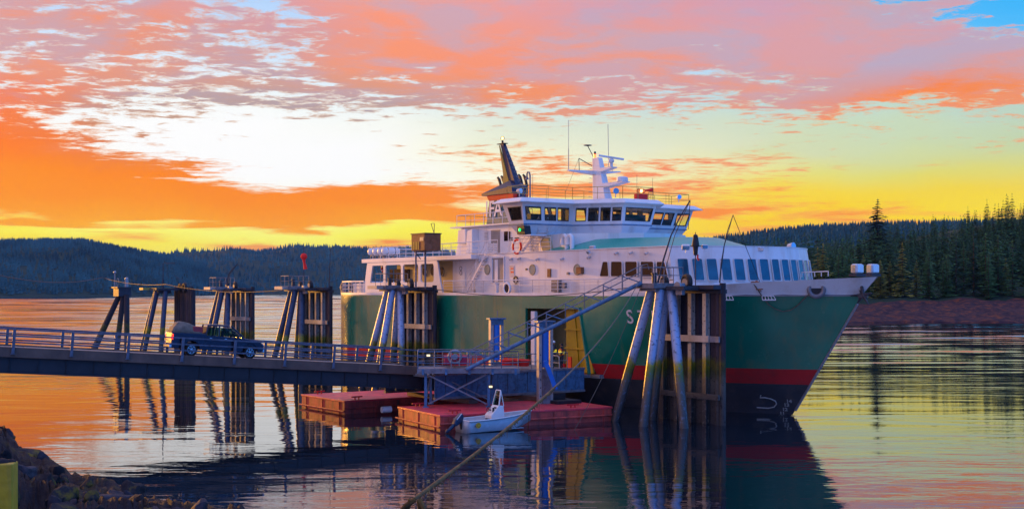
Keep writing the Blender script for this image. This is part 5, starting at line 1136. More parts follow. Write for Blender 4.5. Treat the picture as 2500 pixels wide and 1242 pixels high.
# davit booms with their stays
def davit(a, b, c_, Y, lb, w=.18, r_=.04):
    A_, B_, C_ = Wp(*a, Y), Wp(*b, Y), Wp(*c_, Y); o = thing('davit', lb, 'davit', A_); z = Vector()
    mb = MB(); mb.tube([z, (B_ - A_) * .5 + Vector((-.05, 0, 0)), B_ - A_], [r_ * 1.6, r_ * 1.3, r_], 6); mb.tube([B_ - A_, (C_ - A_ + B_ - A_) * .5 + Vector((-.06, 0, .0)), C_ - A_], [r_, r_ * .9, r_ * .6], 6); mb.build('boom', M['dark'], o, smooth=True)
    mb = MB(); mb.tube([Vector((w, 0, .2)), B_ - A_ + Vector((w * .8, 0, 0)), C_ - A_], r_ * .5, 5); mb.build('stay', M['wire'], o); return o
davit((1606, 690), (1638, 575), (1685, 488), 81.5, 'long leaning davit boom rising across the bridge windows from the bow dolphin', .3, .05)
davit((1757, 690), (1768, 600), (1790, 524), 81.0, 'slim davit with a bent tip standing at the outer end of the bow dolphin', .02, .035)
davit((554, 698), (559, 668), (580, 644), 137, 'short davit boom curving up from the railed dolphin behind the pickup', .15, .06)
for (a, Ya, b, Yb, d, lb) in (((580, 645), 137, (692, 724), 127, .4, 'slack line running from the curved davit down to the stern dolphin'), ((1790, 526), 81, (1860, 700), 88, .0, 'thin line hanging from the bent davit tip to the bow'), ((1685, 490), 81.5, (1680, 560), 81.5, 0, 'short fall hanging from the tip of the long davit boom'), ((425, 672), 152, (470, 700), 150, 0, 'thin stay from the bent lamp post to the timber dolphin')):
    mb = MB(); mb.tube(sag(Wp(*a, Ya), Wp(*b, Yb), d, 10), .022, 4); tag(mb.build('stay_line', M['wire']), lb, 'line')
mb = MB(); mb.tube(sag(Wp(-160, 628, 95), Wp(250, 677, 168), 1.2, 20) + sag(Wp(250, 677, 168), Wp(405, 694, 150), .4, 8)[1:] + sag(Wp(405, 694, 150), Wp(690, 708, 127), .5, 10)[1:] , .045, 4); tag(mb.build('power_cable', M['wire']), 'dark cable sagging along the tops of the dolphins from the left edge', 'cable')
mb = MB(); mb.tube(sag(world((20.5, -9.2, 8.75)), world((52, -9.4, 9.2)), .9, 18), .03, 5); tag(mb.build('mooring_line', M['wire']), 'dark mooring line slung low across the ship between the two nearest dolphins', 'line')
# rusty box on poles above the midship dolphin
p = world((21.4, -9.9, 8.85)); t = thing('control_cabin', 'rusty brown cabinet raised on two grey poles above the midship dolphin', 'cabinet', p, SA)
Yb = p.y; f_ = FPX / Yb; z1, z0 = (p.z, 0)
zb0, zb1 = EYE - (612 - HOR) / f_ - p.z, EYE - (572 - HOR) / f_ - p.z
mb = MB(); mb.b2((-1.1, -.75, zb0), (1.1, .85, zb1)); bx_ = mb.build('cabinet', M['brown'], t, bevel=.03)
mb = MB(); mb.b2((-1.16, -.8, zb1), (1.16, .9, zb1 + .08)); mb.build('lid', M['dark'], t)
for k in range(5): mb = MB(); mb.b2((-.98 + k * .26, -.79, zb0 + .08), (-.86 + k * .26, -.76, zb0 + .75)); mb.build('louvre', M['ochre'], t)
for a_ in ((.35, .75), (.65, .95)): mb = MB(); mb.b2((a_[0], -.78, zb0 + .8), (a_[1], -.76, zb0 + 1.1)); mb.build('gauge_plate', M['galv'], t)
for x, y in ((-.6, -.6), (.55, -.35)): mb = MB(); mb.cyl((x, y, -.1), (x, y, zb0), .085, n=8); mb.build('leg', M['grey_steel'], t, smooth=True)
mb = MB(); mb.bar((-.9, -.6, zb0), (-.3, -.3, zb0 - .7), .06); mb.bar((.9, -.5, zb0), (.3, -.3, zb0 - .7), .06); mb.bar((-.6, -.6, zb0 - .1), (.6, -.4, zb0 - .1), .08); mb.bar((.9, .3, zb1 + .08), (.4, .3, zb1 + .9), .04); mb.bar((.9, .3, zb1 + .08), (.95, .3, zb1 + .9), .04); mb.bar((.4, .3, zb1 + .9), (.95, .3, zb1 + .9), .04); mb.build('brace', M['dark'], t)
# beacon on a pole at the bow dolphin
p = Wp(1698, 698, 82.5); t = thing('beacon_pole', 'dark bell shaped beacon on a pole in front of the forward cabin windows', 'beacon', p)
mb = MB(); mb.cyl((0, 0, -.2), (0, 0, 2.0), .035, n=6); mb.build('pole', M['dark'], t); mb = MB(); mb.cyl((0, 0, 2.0), (0, 0, 2.55), .13, .18, 10); mb.cyl((0, 0, 2.55), (0, 0, 2.62), .24, .24, 12); mb.cyl((0, 0, 2.62), (0, 0, 3.2), .26, .16, 12); mb.ball((0, 0, 3.2), .17, 12, 6); mb.cyl((0, 0, 3.35), (0, 0, 3.5), .03, n=5); mb.cyl((-.35, 0, 2.6), (.5, 0, 2.6), .025, n=5); mb.build('bell_lamp', M['soot'], t, smooth=True)
mb = MB(); mb.box((.14, 0, 1.9), (.1, .1, .3)); mb.cyl((.2, 0, 1.65), (.2, 0, 1.8), .06, n=6); mb.build('red_lamp', M['red'], t)

# ================================================================ vehicle ramp, pontoons, transfer bridge
RA, RB = Vector((-30.17, 74.8, 5.08)), Vector((-6.0, 86.6, 3.22))
rd_ = RB - RA; RL = math.hypot(rd_.x, rd_.y); RS = rd_.z / RL; ra = math.atan2(rd_.y, rd_.x); RW = 4.6
ramp = thing('vehicle_ramp', 'long sloping steel vehicle ramp with blue grey railings crossing the left of the picture', 'ramp', RA, 0, rot=(0, -math.atan(RS), ra))
RT = RL / math.cos(math.atan(RS)); X0 = -17.0
mb = MB(); mb.b2((X0, .05, -.22), (RT, RW - .05, -.02)); mb.build('deck', M['planks'], ramp)
for k in range(int((RT - X0) / 3.1)):
    mb = MB(); x = X0 + k * 3.1; mb.b2((x + .03, .35, -.018), (x + 3.07, RW - .35, .02)); mb.build('deck_panel', M['planks'], ramp)
for s_, y in ((-1, 0), (1, RW)):
    mb = MB(); y0, y1 = (y - .1, y + .12) if s_ < 0 else (y - .12, y + .1); mb.b2((X0, y0, -.5), (RT, y1, .1)); mb.build('edge_beam', M['fascia'], ramp, bevel=.02)
    mb = MB(); yy = y + (.2 if s_ < 0 else -.2); mb.b2((X0, yy - .03, -1.4), (RT, yy + .03, -.5)); mb.b2((X0, yy - .2, -1.46), (RT, yy + .2, -1.4)); 
    for k in range(int((RT - X0) / 1.6)): mb.b2((X0 + k * 1.6, yy - .12, -1.4), (X0 + k * 1.6 + .03, yy - .03, -.5))
    mb.build('girder', M['girder'], ramp)
mb = MB()
for k in range(int((RT - X0) / 3.2)): mb.b2((X0 + k * 3.2, .3, -1.2), (X0 + k * 3.2 + .2, RW - .3, -.3))
mb.build('cross_girders', M['girder'], ramp)
pm = None
for s_, y in ((-1, -.16), (1, RW + .16)):
    for k in range(-5, 9):
        x = .72 + k * 3.29 + (1.65 if s_ > 0 else 0) * 0
        if x > RT or x < X0: continue
        if pm is None:
            mb = MB(); mb.b2((-.09, -.07, -.28), (.09, .07, 1.2)); mb.b2((-.14, -.1, -.32), (.14, .1, -.28)); pm = mb.build('post', M['ramp_rail'], ramp, bevel=.015); q = pm
        else: q = pm.copy(); COL.objects.link(q)
        q.parent = ramp; q.location = (x, y, 0)
    for h in (1.17, .78, .4):
        mb = MB(); mb.b2((X0, y - .045 + (.1 if s_ < 0 else -.1), h - .055), (RT, y + .045 + (.1 if s_ < 0 else -.1), h + .04)); mb.build('rail', M['ramp_rail'], ramp, bevel=.012)
mb = MB(); mb.b2((X0 - 3, -.8, -2.4), (X0, RW + .8, -.02)); ab = mb.build('ramp_abutment', mat('concrete', (.22, .21, .2), .85, var=.2)); ab.matrix_world = Matrix.Identity(4); ab.location = RA; ab.rotation_euler = (0, -math.atan(RS), ra); tag(ab, 'concrete abutment carrying the landward end of the ramp', 'abutment')

def pontoon(corner, d, Lx, Wy, lb, top=.92):
    """red steel pontoon; corner nearest the camera, d the long direction, width runs left of d"""
    a = math.atan2(d[1], d[0]); o = thing('pontoon', lb, 'pontoon', (corner[0], corner[1], 0), a, 'red steel pontoons under the ramp head')
    mb = MB(); mb.b2((0, 0, -1), (Lx, Wy, top - .02)); mb.build('hull', M['barge_side'], o, bevel=.05)
    mb = MB(); mb.b2((-.04, -.04, top - .12), (Lx + .04, Wy + .04, top)); mb.build('deck', M['barge_top'], o, bevel=.02)
    for k in range(7): mb = MB(); x = .6 + k * (Lx - 1.2) / 6; mb.b2((x - .06, -.07, -.5), (x + .06, 0, top - .13)); mb.build('rib', M['barge_side'], o)
    for k in range(3): mb = MB(); y = .8 + k * (Wy - 1.6) / 2; mb.b2((-.05, y - .04, -.5), (0, y + .04, top - .13)); mb.build('rib', M['barge_side'], o)
    mb = MB(); mb.tube([(-.12, -.12, .38), (Lx + .1, -.12, .38)], .07, 6); mb.tube([(-.12, -.12, .2), (-.12, Wy + .1, .2)], .06, 6); mb.build('rubbing_bar', M['barge_side'], o)
    for x, y in ((1.2, .5), (Lx - 2.6, .6), (1.2, Wy - .5), (Lx - 1.2, Wy - .5)):
        mb = MB(); mb.cyl((x - .15, y, top), (x - .15, y, top + .16), .05, n=6); mb.cyl((x + .15, y, top), (x + .15, y, top + .16), .05, n=6); mb.bar((x - .42, y, top + .19), (x + .42, y, top + .19), .09); mb.build('cleat', M['hull_red'], o)
    return o
pn2 = pontoon((-4.35, 77.1), (10.75, 5.7), 12.3, 6.6, 'near red pontoon behind the skiff carrying the steel access tower')
pn1 = pontoon((-11.5, 87.3), (.82, .572), 12.2, 6.8, 'far red pontoon under the right end of the vehicle ramp')
mb = MB(); mb.cyl((0, -.35, 0), (0, .35, 0), .22, n=12); mb.cyl((0, -.37, 0), (0, -.35, 0), .1, n=8); fd = mb.build('float_fender', M['console'], smooth=True); fd.location = Wp(943, 997, 87); fd.rotation_euler = (0, 0, R(-60)); fd.location.z = .35; tag(fd, 'small white roller fender floating between the two red pontoons', 'fender')

# access tower on the near pontoon
tw = thing('access_tower', 'braced blue grey steel tower with a railed landing standing on the near pontoon', 'tower', (-5.75, 82.3, .92), R(4))
TZ = 2.3
for x, y in ((.15, .1), (4.25, .1), (.5, 2.6), (4.6, 2.6)):
    mb = MB(); mb.b2((x - .09, y - .09, 0), (x + .09, y + .09, TZ)); mb.b2((x - .2, y - .2, 0), (x + .2, y + .2, .05)); mb.build('leg', M['blue_steel'], tw)
for a, b in ((( .3, .12, .2), (4.1, .12, 2.1)), ((.3, .0, 2.1), (4.1, .0, .2)), ((.6, 2.6, .2), (4.5, 2.6, 2.1)), ((.6, 2.5, 2.1), (4.5, 2.5, .2)), ((.15, .2, .2), (.5, 2.5, 2.1)), ((4.25, .2, .2), (4.6, 2.5, 2.1))): mb = MB(); mb.bar(a, b, .09); mb.build('brace', M['grey_steel'], tw)
mb = MB(); mb.b2((-.35, -.25, TZ), (6.2, 3.0, TZ + .16)); mb.b2((-.4, -.3, TZ - .1), (6.25, -.2, TZ + .22)); mb.b2((-.4, 2.95, TZ - .1), (6.25, 3.05, TZ + .22)); mb.build('landing', M['grey_steel'], tw)
for k in range(5): mb = MB(); mb.b2((-.1 + k * 1.5, -.36, TZ - .18), (.05 + k * 1.5, -.31, TZ + .2)); mb.build('bracket', M['blue_steel'], tw)
railing('railing', [(-.35, -.22, TZ + .16), (6.15, -.22, TZ + .16)], 1.15, tw, M['blue_steel'], 1.1, (.35, .68), r=.03)
railing('railing', [(-.35, -.22, TZ + .16), (-.35, 2.9, TZ + .16), (4.0, 2.9, TZ + .16)], 1.15, tw, M['grey_steel'], 1.1, (.35, .68), r=.026)
mb = MB()
for k in range(9): z = .3 + k * .27; mb.bar((.2, .12, z), (.48, .45, z), .03)
mb.build('ladder', M['grey_steel'], tw)
def lamp(p, lb, rz=0):
    o = thing('work_lamp', lb, 'lamp', p, rz); mb = MB(); mb.b2((-.16, -.06, -.11), (.16, .1, .11)); mb.b2((-.03, .1, -.03), (.03, .35, .03)); mb.build('housing', M['dark'], o); mb = MB(); mb.b2((-.11, -.075, -.06), (.11, -.062, .06)); mb.build('lens', M['white_lamp'], o)
lamp(Wp(1046, 867, 81.8), 'small lit lamp on the railing where the ramp meets the landing'); lamp(Wp(1198, 943, 81.6), 'small lit lamp on the tower leg above the skiff console')

# transfer bridge and lift towers (ship frame)
tb_ = thing('transfer_bridge', 'blue grey steel transfer bridge leading from the ramp head to the open side door', 'bridge', SO, SA)
bx0, bx1, by0, by1, bz = 35.3, 42.0, -21.6, -9.0, 2.85
mb = MB(); mb.b2((bx0, by0, bz - .18), (bx1, by1, bz)); mb.b2((bx0, -9.2, bz - .3), (bx1 - 1.2, -8.2, bz - .19)); mb.build('deck', M['grey_steel'], tb_)
for x in (bx0, bx1):
    for k in range(15):
        y = by0 + (by1 - by0) * k / 15; mb = MB(); mb.b2((x - .05 - .03 * (k % 2), y + .02, bz - 1.45), (x + .05 + .03 * (k % 2), y + (by1 - by0) / 15 - .02, bz - .02)); mb.build('side_plate', M['blue_steel'], tb_)
    mb = MB(); mb.b2((x - .15, by0, bz - 1.6), (x + .15, by1, bz - 1.45)); mb.b2((x - .13, by0, bz - .02), (x + .13, by1, bz + .12)); mb.build('flange', M['grey_steel'], tb_)
mb = MB(); mb.b2((bx0 - 1, -14.6, .95), (bx1 + 3.5, -13.4, 1.25)); mb.b2((bx0 - .5, -19.5, .95), (bx1 + 1.0, -18.8, 1.2)); mb.build('bearing_beam', M['fascia'], tb_)
railing('railing', [(bx1, by0, bz + .12), (bx1, -10.5, bz + .12)], 1.1, tb_, M['grey_steel'], 1.5, (.5,), r=.028); railing('railing', [(bx0, by0 + 4.8, bz + .12), (bx0, -9.5, bz + .12)], 1.1, tb_, M['grey_steel'], 1.5, (.5,), r=.028)
def lift(x, y, lb, zb):
    o = thing('lift_tower', lb, 'tower', world((x, y, zb)), SA + R(80), 'blue hydraulic lift towers of the transfer bridge'); H = 6.75 - zb
    for dx in (-.42, .42): mb = MB(); mb.b2((dx - .11, -.2, 0), (dx + .11, .2, H - .4)); mb.build('column', M['pale'], o, bevel=.02)
    mb = MB(); mb.b2((-.66, -.32, H - .4), (.66, .32, H - .28)); mb.b2((-.5, -.25, H - .8), (.5, .25, H - .4)); mb.cyl((.1, 0, H - .28), (.1, 0, H + .25), .03, n=5); mb.build('head_plate', M['blue_steel'], o, bevel=.015)
    mb = MB(); mb.cyl((0, -.05, H * .42), (0, -.05, H - .8), .25, n=14); mb.build('hydraulic_cylinder', M['blue_paint'], o, smooth=True)
    mb = MB(); mb.cyl((0, -.05, H * .42), (0, -.05, .4), .1, n=10); mb.build('piston_rod', M['galv'], o, smooth=True)
    mb = MB(); mb.b2((-.3, -.3, 0), (.3, .3, H * .4)); mb.build('guide_box', M['grey_steel'], o, bevel=.02)
    for k in range(6): mb = MB(); mb.b2((-.45, -.215, .5 + k * .55), (-.38, -.2, .58 + k * .55)); mb.build('bolt_plate', M['dark'], o)
    return o
pA = world((36.2, -12.7, 0)); lift(36.2, -12.7, 'far lift tower with a blue cylinder beyond the landing railings', .9)
lift(45.4, -15.0, 'near lift tower with a blue cylinder in front of the ferry side door', .9)
mb = MB(); a, b = Wp(1331, 880, 84.2), Wp(1357, 950, 84.2); mb.bar(a, b, .42, .3); st = mb.build('slanting_strut', M['blue_paint'], bevel=.03); tag(st, 'bright blue slanting strut at the foot of the near lift tower', 'strut')
mb = MB(); mb.b2((44.2, -14.8, .92), (46.6, -12.8, 1.15)); mb.b2((44.6, -14.4, 1.15), (45.6, -13.4, 1.6)); ob = mb.build('machinery_base', M['girder'], bevel=.03); ob.location = SO; ob.rotation_euler = (0, 0, SA); tag(ob, 'dark machinery base on the pontoon under the near lift tower', 'machinery')
# clutter of hoses, gas bottles and a reel on the landing
rnd = random.Random(9)
rl = thing('hose_reel', 'grey hose reel stand among the railings on the landing', 'reel', Wp(1110, 893, 83.6)); mb = MB(); mb.torus((0, 0, .6), (0, 1, 0), .42, .06, 16, 6); mb.torus((0, .5, .6), (0, 1, 0), .42, .06, 16, 6); mb.cyl((0, 0, .6), (0, .5, .6), .2, n=10); mb.build('drum', M['galv'], rl, smooth=True); mb = MB(); mb.bar((-.3, .25, 0), (0, .25, .6), .05); mb.bar((.3, .25, 0), (0, .25, .6), .05); mb.build('stand', M['grey_steel'], rl)
hn = thing('handrail_hoops', 'row of bent pipe handrails sloping down from the gangway foot', 'handrail', Wp(1170, 895, 83.0))
for k in range(5): mb = MB(); x = -1.3 + k * .55; mb.tube([(x, 0, 0), (x + .05, 0, .95), (x + .2, 0, 1.08), (x + .75, 0, .95)], .03, 6); mb.build('hoop', M['galv'], hn, smooth=True)
rb = thing('lifejacket_box', 'low pinkish red box behind the landing railings', 'box', Wp(1112, 893, 84.6)); mb = MB(); mb.b2((-.75, -.3, .1), (.75, .4, .62)); mb.build('box', mat('magenta_red', (.5, .02, .08), .5), rb, bevel=.04); mb = MB(); mb.b2((-.78, -.33, .62), (.78, .43, .68)); mb.build('lid', mat('magenta_lid', (.55, .05, .12), .4), rb, bevel=.02)
for k, (px, py, Y, s_) in enumerate(((1238, 893, 90.0, .5), (1252, 893, 90.4, .45), (1276, 893, 91.0, .55))):
    o = thing('plastic_tub', ['leftmost red tub behind the landing', 'middle red tub behind the landing', 'rightmost red tub behind the landing next to the ship door'][k], 'tub', Wp(px, py, Y), 0, 'red tubs by the transfer bridge'); mb = MB(); mb.cyl((0, 0, 0), (0, 0, .42), s_ * .8, s_, 14); mb.build('tub', M['red'], o, smooth=True); mb = MB(); mb.torus((0, 0, .42), (0, 0, 1), s_, .04, 16, 5); mb.build('rim', M['red'], o, smooth=True)

# ================================================================ gangway
G0, G1 = Wp(1148, 897, 82.0), Wp(1567, 690, 81.5)
gd = G1 - G0; GL = gd.length; ga = math.atan2(gd.y, gd.x); gp = -math.asin(gd.z / GL)
gw = thing('gangway', 'steep blue steel gangway with truss handrails climbing from the landing to the bow dolphin', 'gangway', G0, rot=(0, gp, ga))
for y in (0, 1.0): mb = MB(); mb.cyl((-.3, y, 0), (GL, y, 0), .13, n=10); mb.build('chord', M['blue_steel'], gw, smooth=True)
for k in range(int(GL / .45)): mb = MB(); mb.b2((k * .45, .08, .02), (k * .45 + .3, .92, .06)); mb.build('tread', M['grey_steel'], gw)
n_ = 9; upv = Vector((-math.sin(-gp) * 0, 0, 1)); sl = math.tan(-gp)
vz = Vector((math.sin(-gp), 0, math.cos(-gp)))      # world vertical in the gangway's frame
H = 1.12
for y in (0, 1.0):
    o_ = Vector((0, y, 0))
    for k in range(n_ + 1): a = Vector((GL * k / n_, y, 0)); mb = MB(); mb.cyl(a, a + vz * H, .032, n=6); mb.build('post', M['grey_steel'], gw)
    for h in (H, H - .42): mb = MB(); mb.cyl(o_ + vz * h, o_ + Vector((GL, 0, 0)) + vz * h, .034, n=6); mb.build('rail', M['grey_steel'], gw)
    for k in range(0, n_): a = Vector((GL * (k + 1) / n_, y, 0)); b = Vector((GL * k / n_, y, 0)) + vz * (H - .1); mb = MB(); mb.cyl(a, b, .03, n=6); mb.build('diagonal', M['blue_steel'], gw)
mb = MB(); mb.tube([Vector((GL, 0, 0)) + vz * H, Vector((GL + .4, 0, 0)) + vz * (H - .1), Vector((GL + .5, 0, 0)) + vz * (H - .5)], .03, 6); mb.build('hand_loop', M['grey_steel'], gw, smooth=True)

# ================================================================ pickup on the ramp
tk = thing('pickup_truck', 'dark blue crew cab pickup with a tan tarp load driving down the ramp', 'truck', (0, 0, 0)); tk.parent = None
rot = (Matrix.Rotation(ra, 4, 'Z') @ Matrix.Rotation(-math.atan(RS), 4, 'Y'))
tx = 9.95; pz = rot @ Vector((tx, 1.15, .025)); tk.matrix_world = Matrix.Translation(RA + pz) @ rot @ Matrix.Diagonal((1.0, 1.0, 1.07, 1.0))
HW = .98; B_ = MB()
def sect(x, z, w): return (x, z, w)
# lower body: side outline with wheel arches
def arch(cx, r_, n=9): return [(cx + r_ * math.cos(math.pi - math.pi * k / n), .42 + r_ * math.sin(math.pi * k / n)) for k in range(n + 1)]
low = [(0.03, .5), (.02, .62)] ; 
outl = [(5.83, .5), (5.86, .72), (5.8, .95), (5.6, 1.06), (5.2, 1.14), (4.55, 1.22), (2.1, 1.28), (2.08, 1.34), (0.05, 1.36), (0, 1.3), (0.02, .55), (.1, .5)] + arch(1.27, .5) + arch(5.0, .5)
def strip(poly, y0, y1, mat_, name, parent, inset_top=0.0):
    mb = MB(); n__ = len(poly); mb.loft([(x, y0, z) for x, z in poly], [(x, y1, z) for x, z in poly]); return mb.build(name, mat_, parent, bevel=.03)
body = MB()
for (a, b) in ((.42, .5),): pass
poly = [(0.02, .5)] + arch(1.27, .5)[0:] + arch(5.0, .5)[0:] + [(5.82, .48), (5.86, .72), (5.8, .95), (5.6, 1.06), (5.2, 1.15), (4.5, 1.23), (3.2, 1.27), (2.1, 1.28), (2.1, 1.37), (0.05, 1.37), (0, 1.3)]
for (y0, y1) in ((-HW, -HW + .12), (HW - .12, HW)): strip(poly, y0, y1, M['truck'], 'body_side', tk)
mb = MB(); mb.b2((3.9, -HW + .1, .6), (5.78, HW - .1, .96)); mb.loft([(4.4, -HW + .1, .96), (5.74, -HW + .1, .9), (5.74, HW - .1, .9), (4.4, HW - .1, .96)], [(4.45, -HW + .16, 1.27), (5.55, -HW + .2, 1.09), (5.55, HW - .2, 1.09), (4.45, HW - .16, 1.27)]); mb.build('bonnet', M['truck'], tk, bevel=.03)
mb = MB(); mb.b2((2.1, -HW + .1, .5), (4.4, HW - .1, 1.24)); mb.build('cab_floor', M['truck'], tk)
mb = MB(); mb.b2((.1, -HW + .12, .7), (2.1, HW - .12, .78)); mb.b2((2.0, -HW + .12, .78), (2.1, HW - .12, 1.3)); mb.build('load_bed', M['dark'], tk)
mb = MB(); mb.b2((0, -HW + .12, .72), (.08, HW - .12, 1.35)); mb.build('tailgate', mat('tailgate_grey', (.2, .17, .16), .4, bump=0), tk, bevel=.02)
mb = MB(); mb.b2((-.12, -HW + .05, .48), (.05, HW - .05, .7)); mb.build('bumper', M['chrome'], tk, bevel=.03); mb = MB(); mb.b2((5.8, -HW + .05, .45), (5.95, HW - .05, .7)); mb.build('bumper', M['chrome'], tk, bevel=.03)
cab_lo = [(2.12, -.92), (4.55, -.92), (4.55, .92), (2.12, .92)]; roofz = 1.93
mb = MB()
rf = [(2.28, -.74), (3.72, -.72), (3.72, .72), (2.28, .74)]
def P4(i, t): a = Vector((*cab_lo[i], 1.26)); b = Vector((*rf[i], roofz)); return a.lerp(b, t)
for i in range(4): mb.bar(P4(i, 0), P4(i, 1), .1, .09)
mb.bar((2.95, -.915, 1.26), (2.98, -.75, roofz), .1, .06); mb.bar((2.95, .915, 1.26), (2.98, .75, roofz), .1, .06)
mb.loft([(2.18, -.79, roofz - .07), (3.75, -.77, roofz - .08), (3.75, .77, roofz - .08), (2.18, .79, roofz - .07)], [(2.4, -.66, roofz + .04), (3.5, -.66, roofz + .04), (3.5, .66, roofz + .04), (2.4, .66, roofz + .04)])
cb_ = mb.build('cab', M['truck'], tk, bevel=.025)
def tglass(q, name='side_window'):
    q = [Vector(p) for p in q]; n__ = (q[1] - q[0]).cross(q[2] - q[0]).normalized() * .012; mb = MB(); mb.loft([p + n__ for p in q], [p - n__ for p in q]); return mb.build(name, M['truck_glass'], tk)
for s_ in (-1, 1):
    tglass([(2.25, s_ * .9, 1.3), (2.9, s_ * .9, 1.3), (2.93, s_ * .77, 1.78), (2.36, s_ * .77, 1.78)]); tglass([(3.05, s_ * .9, 1.3), (4.32, s_ * .9, 1.3), (3.68, s_ * .77, 1.76), (3.07, s_ * .77, 1.78)])
tglass([(4.5, -.85, 1.3), (4.5, .85, 1.3), (3.77, .7, 1.8), (3.77, -.7, 1.8)], 'windscreen'); tglass([(2.14, -.8, 1.32), (2.14, .8, 1.32), (2.26, .7, 1.78), (2.26, -.7, 1.78)], 'rear_window').data.materials[0] = M['cloth']
for y in (-.4, .4): mb = MB(); mb.b2((3.15, y - .25, 1.2), (3.35, y + .25, 1.62)); mb.build('seat', M['cloth'], tk, bevel=.05)
wheelm = None
for x in (1.27, 5.0):
    for s_ in (-1, 1):
        w_ = thing('w', 'x', 'x') if False else None
        mb = MB(); yc = s_ * (HW - .15); mb.torus((x, yc, .41), (0, 1, 0), .3, .11, 24, 10, sq=1.15); wh = mb.build('wheel', M['rubber'], tk, smooth=True)
        mb = MB(); yo = yc + s_ * .09; mb.torus((x, yo, .41), (0, 1, 0), .235, .02, 24, 6)
        for k in range(7): a_ = 2 * math.pi * k / 7; mb.bar((x, yo, .41), (x + .22 * math.cos(a_), yo, .41 + .22 * math.sin(a_)), .035, .03)
        mb.cyl((x, yo - .03, .41), (x, yo + .03, .41), .06, n=10); mb.build('rim', M['chrome'], wh)
        mb = MB(); mb.cyl((x, yo - s_ * .06, .41), (x, yo - s_ * .04, .41), .22, n=20); mb.build('brake_disc', M['dark'], wh)
for s_ in (-1, 1):
    mb = MB(); mb.b2((-.02, s_ * (HW - .14), .95), (.1, s_ * (HW + .006), 1.28)); mb.build('tail_light', mat('tail_light', (.7, .01, .01), .25, emit=(1, .03, .01), es=1.6, bump=0) if s_ < 0 else bpy.data.materials['tail_light'], tk, bevel=.02)
    mb = MB(); mb.b2((5.74, s_ * (HW - .35), .78), (5.86, s_ * (HW - .03), .95)); mb.build('headlight', M['lamp_glass'], tk, bevel=.02)
    mb = MB(); mb.b2((4.1, min(s_ * .96, s_ * 1.2), 1.22), (4.22, max(s_ * .96, s_ * 1.2), 1.42)); mb.build('wing_mirror', M['truck'], tk, bevel=.03)
for x in (2.35, 3.3): mb = MB(); mb.b2((x, -HW - .02, 1.12), (x + .16, -HW, 1.15)); mb.build('door_handle', M['chrome'], tk)
# load under a tarp
vs, fs = [], []; nx_, ny_ = 16, 10
for i in range(nx_ + 1):
    for j in range(ny_ + 1):
        x = .0 + 2.0 * i / nx_; y = -.82 + 1.64 * j / ny_; e = min(i, nx_ - i, j * 1.6, (ny_ - j) * 1.6) / 3.0; h = (1.36 + (.55 + .1 * math.sin(x * 2.6) - .08 * abs(x - 1)) * min(1, e) ** .6 + .09 * noise.noise(Vector((x * 3, y * 3, 2)))); vs.append((x, y, h))
for i in range(nx_):
    for j in range(ny_): fs.append((i * (ny_ + 1) + j, (i + 1) * (ny_ + 1) + j, (i + 1) * (ny_ + 1) + j + 1, i * (ny_ + 1) + j + 1))
mb = MB(); mb.add(vs, fs); tp = mb.build('tarp_load', M['tarp'], smooth=True); md = tp.modifiers.new('t', 'SOLIDIFY'); md.thickness = .03; tp.matrix_world = tk.matrix_world.copy(); tag(tp, 'tan tarp bulging over the load in the bed of the pickup', 'tarp')
mb = MB(); mb.b2((1.35, -.75, 1.3), (1.95, -.2, 1.78)); bx_ = mb.build('storage_crate', mat('crate_red', (.35, .03, .04), .5), bevel=.04); bx_.matrix_world = tk.matrix_world.copy(); tag(bx_, 'dark red crate riding behind the cab of the pickup', 'crate')

# ================================================================ skiff
sk = thing('skiff', 'bare aluminium skiff with a white centre console moored along the near pontoon', 'boat', (-3.0, 75.9, 0), math.atan2(.53, .848))
LK = 4.9
def skb(t): return .86 * (1 - max(0, (t - .45) / .55) ** 2.2)
def keel(t): return -.16 + max(0, t - .55) ** 2 * 3.2
def sheer(t): return .74 + .36 * t ** 1.8
vs, fs = [], []; NS = 20
for i in range(NS + 1):
    t = i / NS; x = LK * (t if t < 1 else 1); b = max(.02, skb(t)); kz, sz = keel(t), sheer(t); ch = b * .8
    vs += [(x, -b - .05, sz), (x, -ch, kz + .18 + .1 * t), (x, 0, kz), (x, ch, kz + .18 + .1 * t), (x, b + .05, sz)]
for i in range(NS):
    for j in range(4): fs.append((i * 5 + j, (i + 1) * 5 + j, (i + 1) * 5 + j + 1, i * 5 + j + 1))
mb = MB(); mb.add(vs, fs); mb.add([vs[k] for k in (0, 1, 2, 3, 4)], [(0, 1, 2, 3, 4)]); hl = mb.build('hull', M['aluminium'], sk, smooth=True); md = hl.modifiers.new('t', 'SOLIDIFY'); md.thickness = .03
mb = MB(); mb.tube([(LK * i / NS, -max(.02, skb(i / NS)) - .07, sheer(i / NS)) for i in range(NS + 1)], .04, 6); mb.tube([(LK * i / NS, max(.02, skb(i / NS)) + .07, sheer(i / NS)) for i in range(NS + 1)], .04, 6); mb.tube([(0, -.93, .74), (0, .93, .74)], .04, 6); mb.build('gunwale', M['console'], sk, smooth=True)
mb = MB(); mb.prism([(.05, -.7), (4.0, -.62), (4.0, .62), (.05, .7)], .1, .14); mb.build('floorboard', M['aluminium'], sk)
mb = MB(); mb.b2((.1, -.8, .5), (.45, .8, .54)); mb.bar((.1, -.85, .74), (1.1, -.2, .3), .04); mb.build('thwart', M['aluminium'], sk)
co = MB(); cx = 1.85
co.side([(cx, .14), (cx + 1.0, .14), (cx + .85, 1.5), (cx + .5, 1.52), (cx - .02, .95)], -.4, .4); cn = co.build('console', M['console'], sk, bevel=.04)
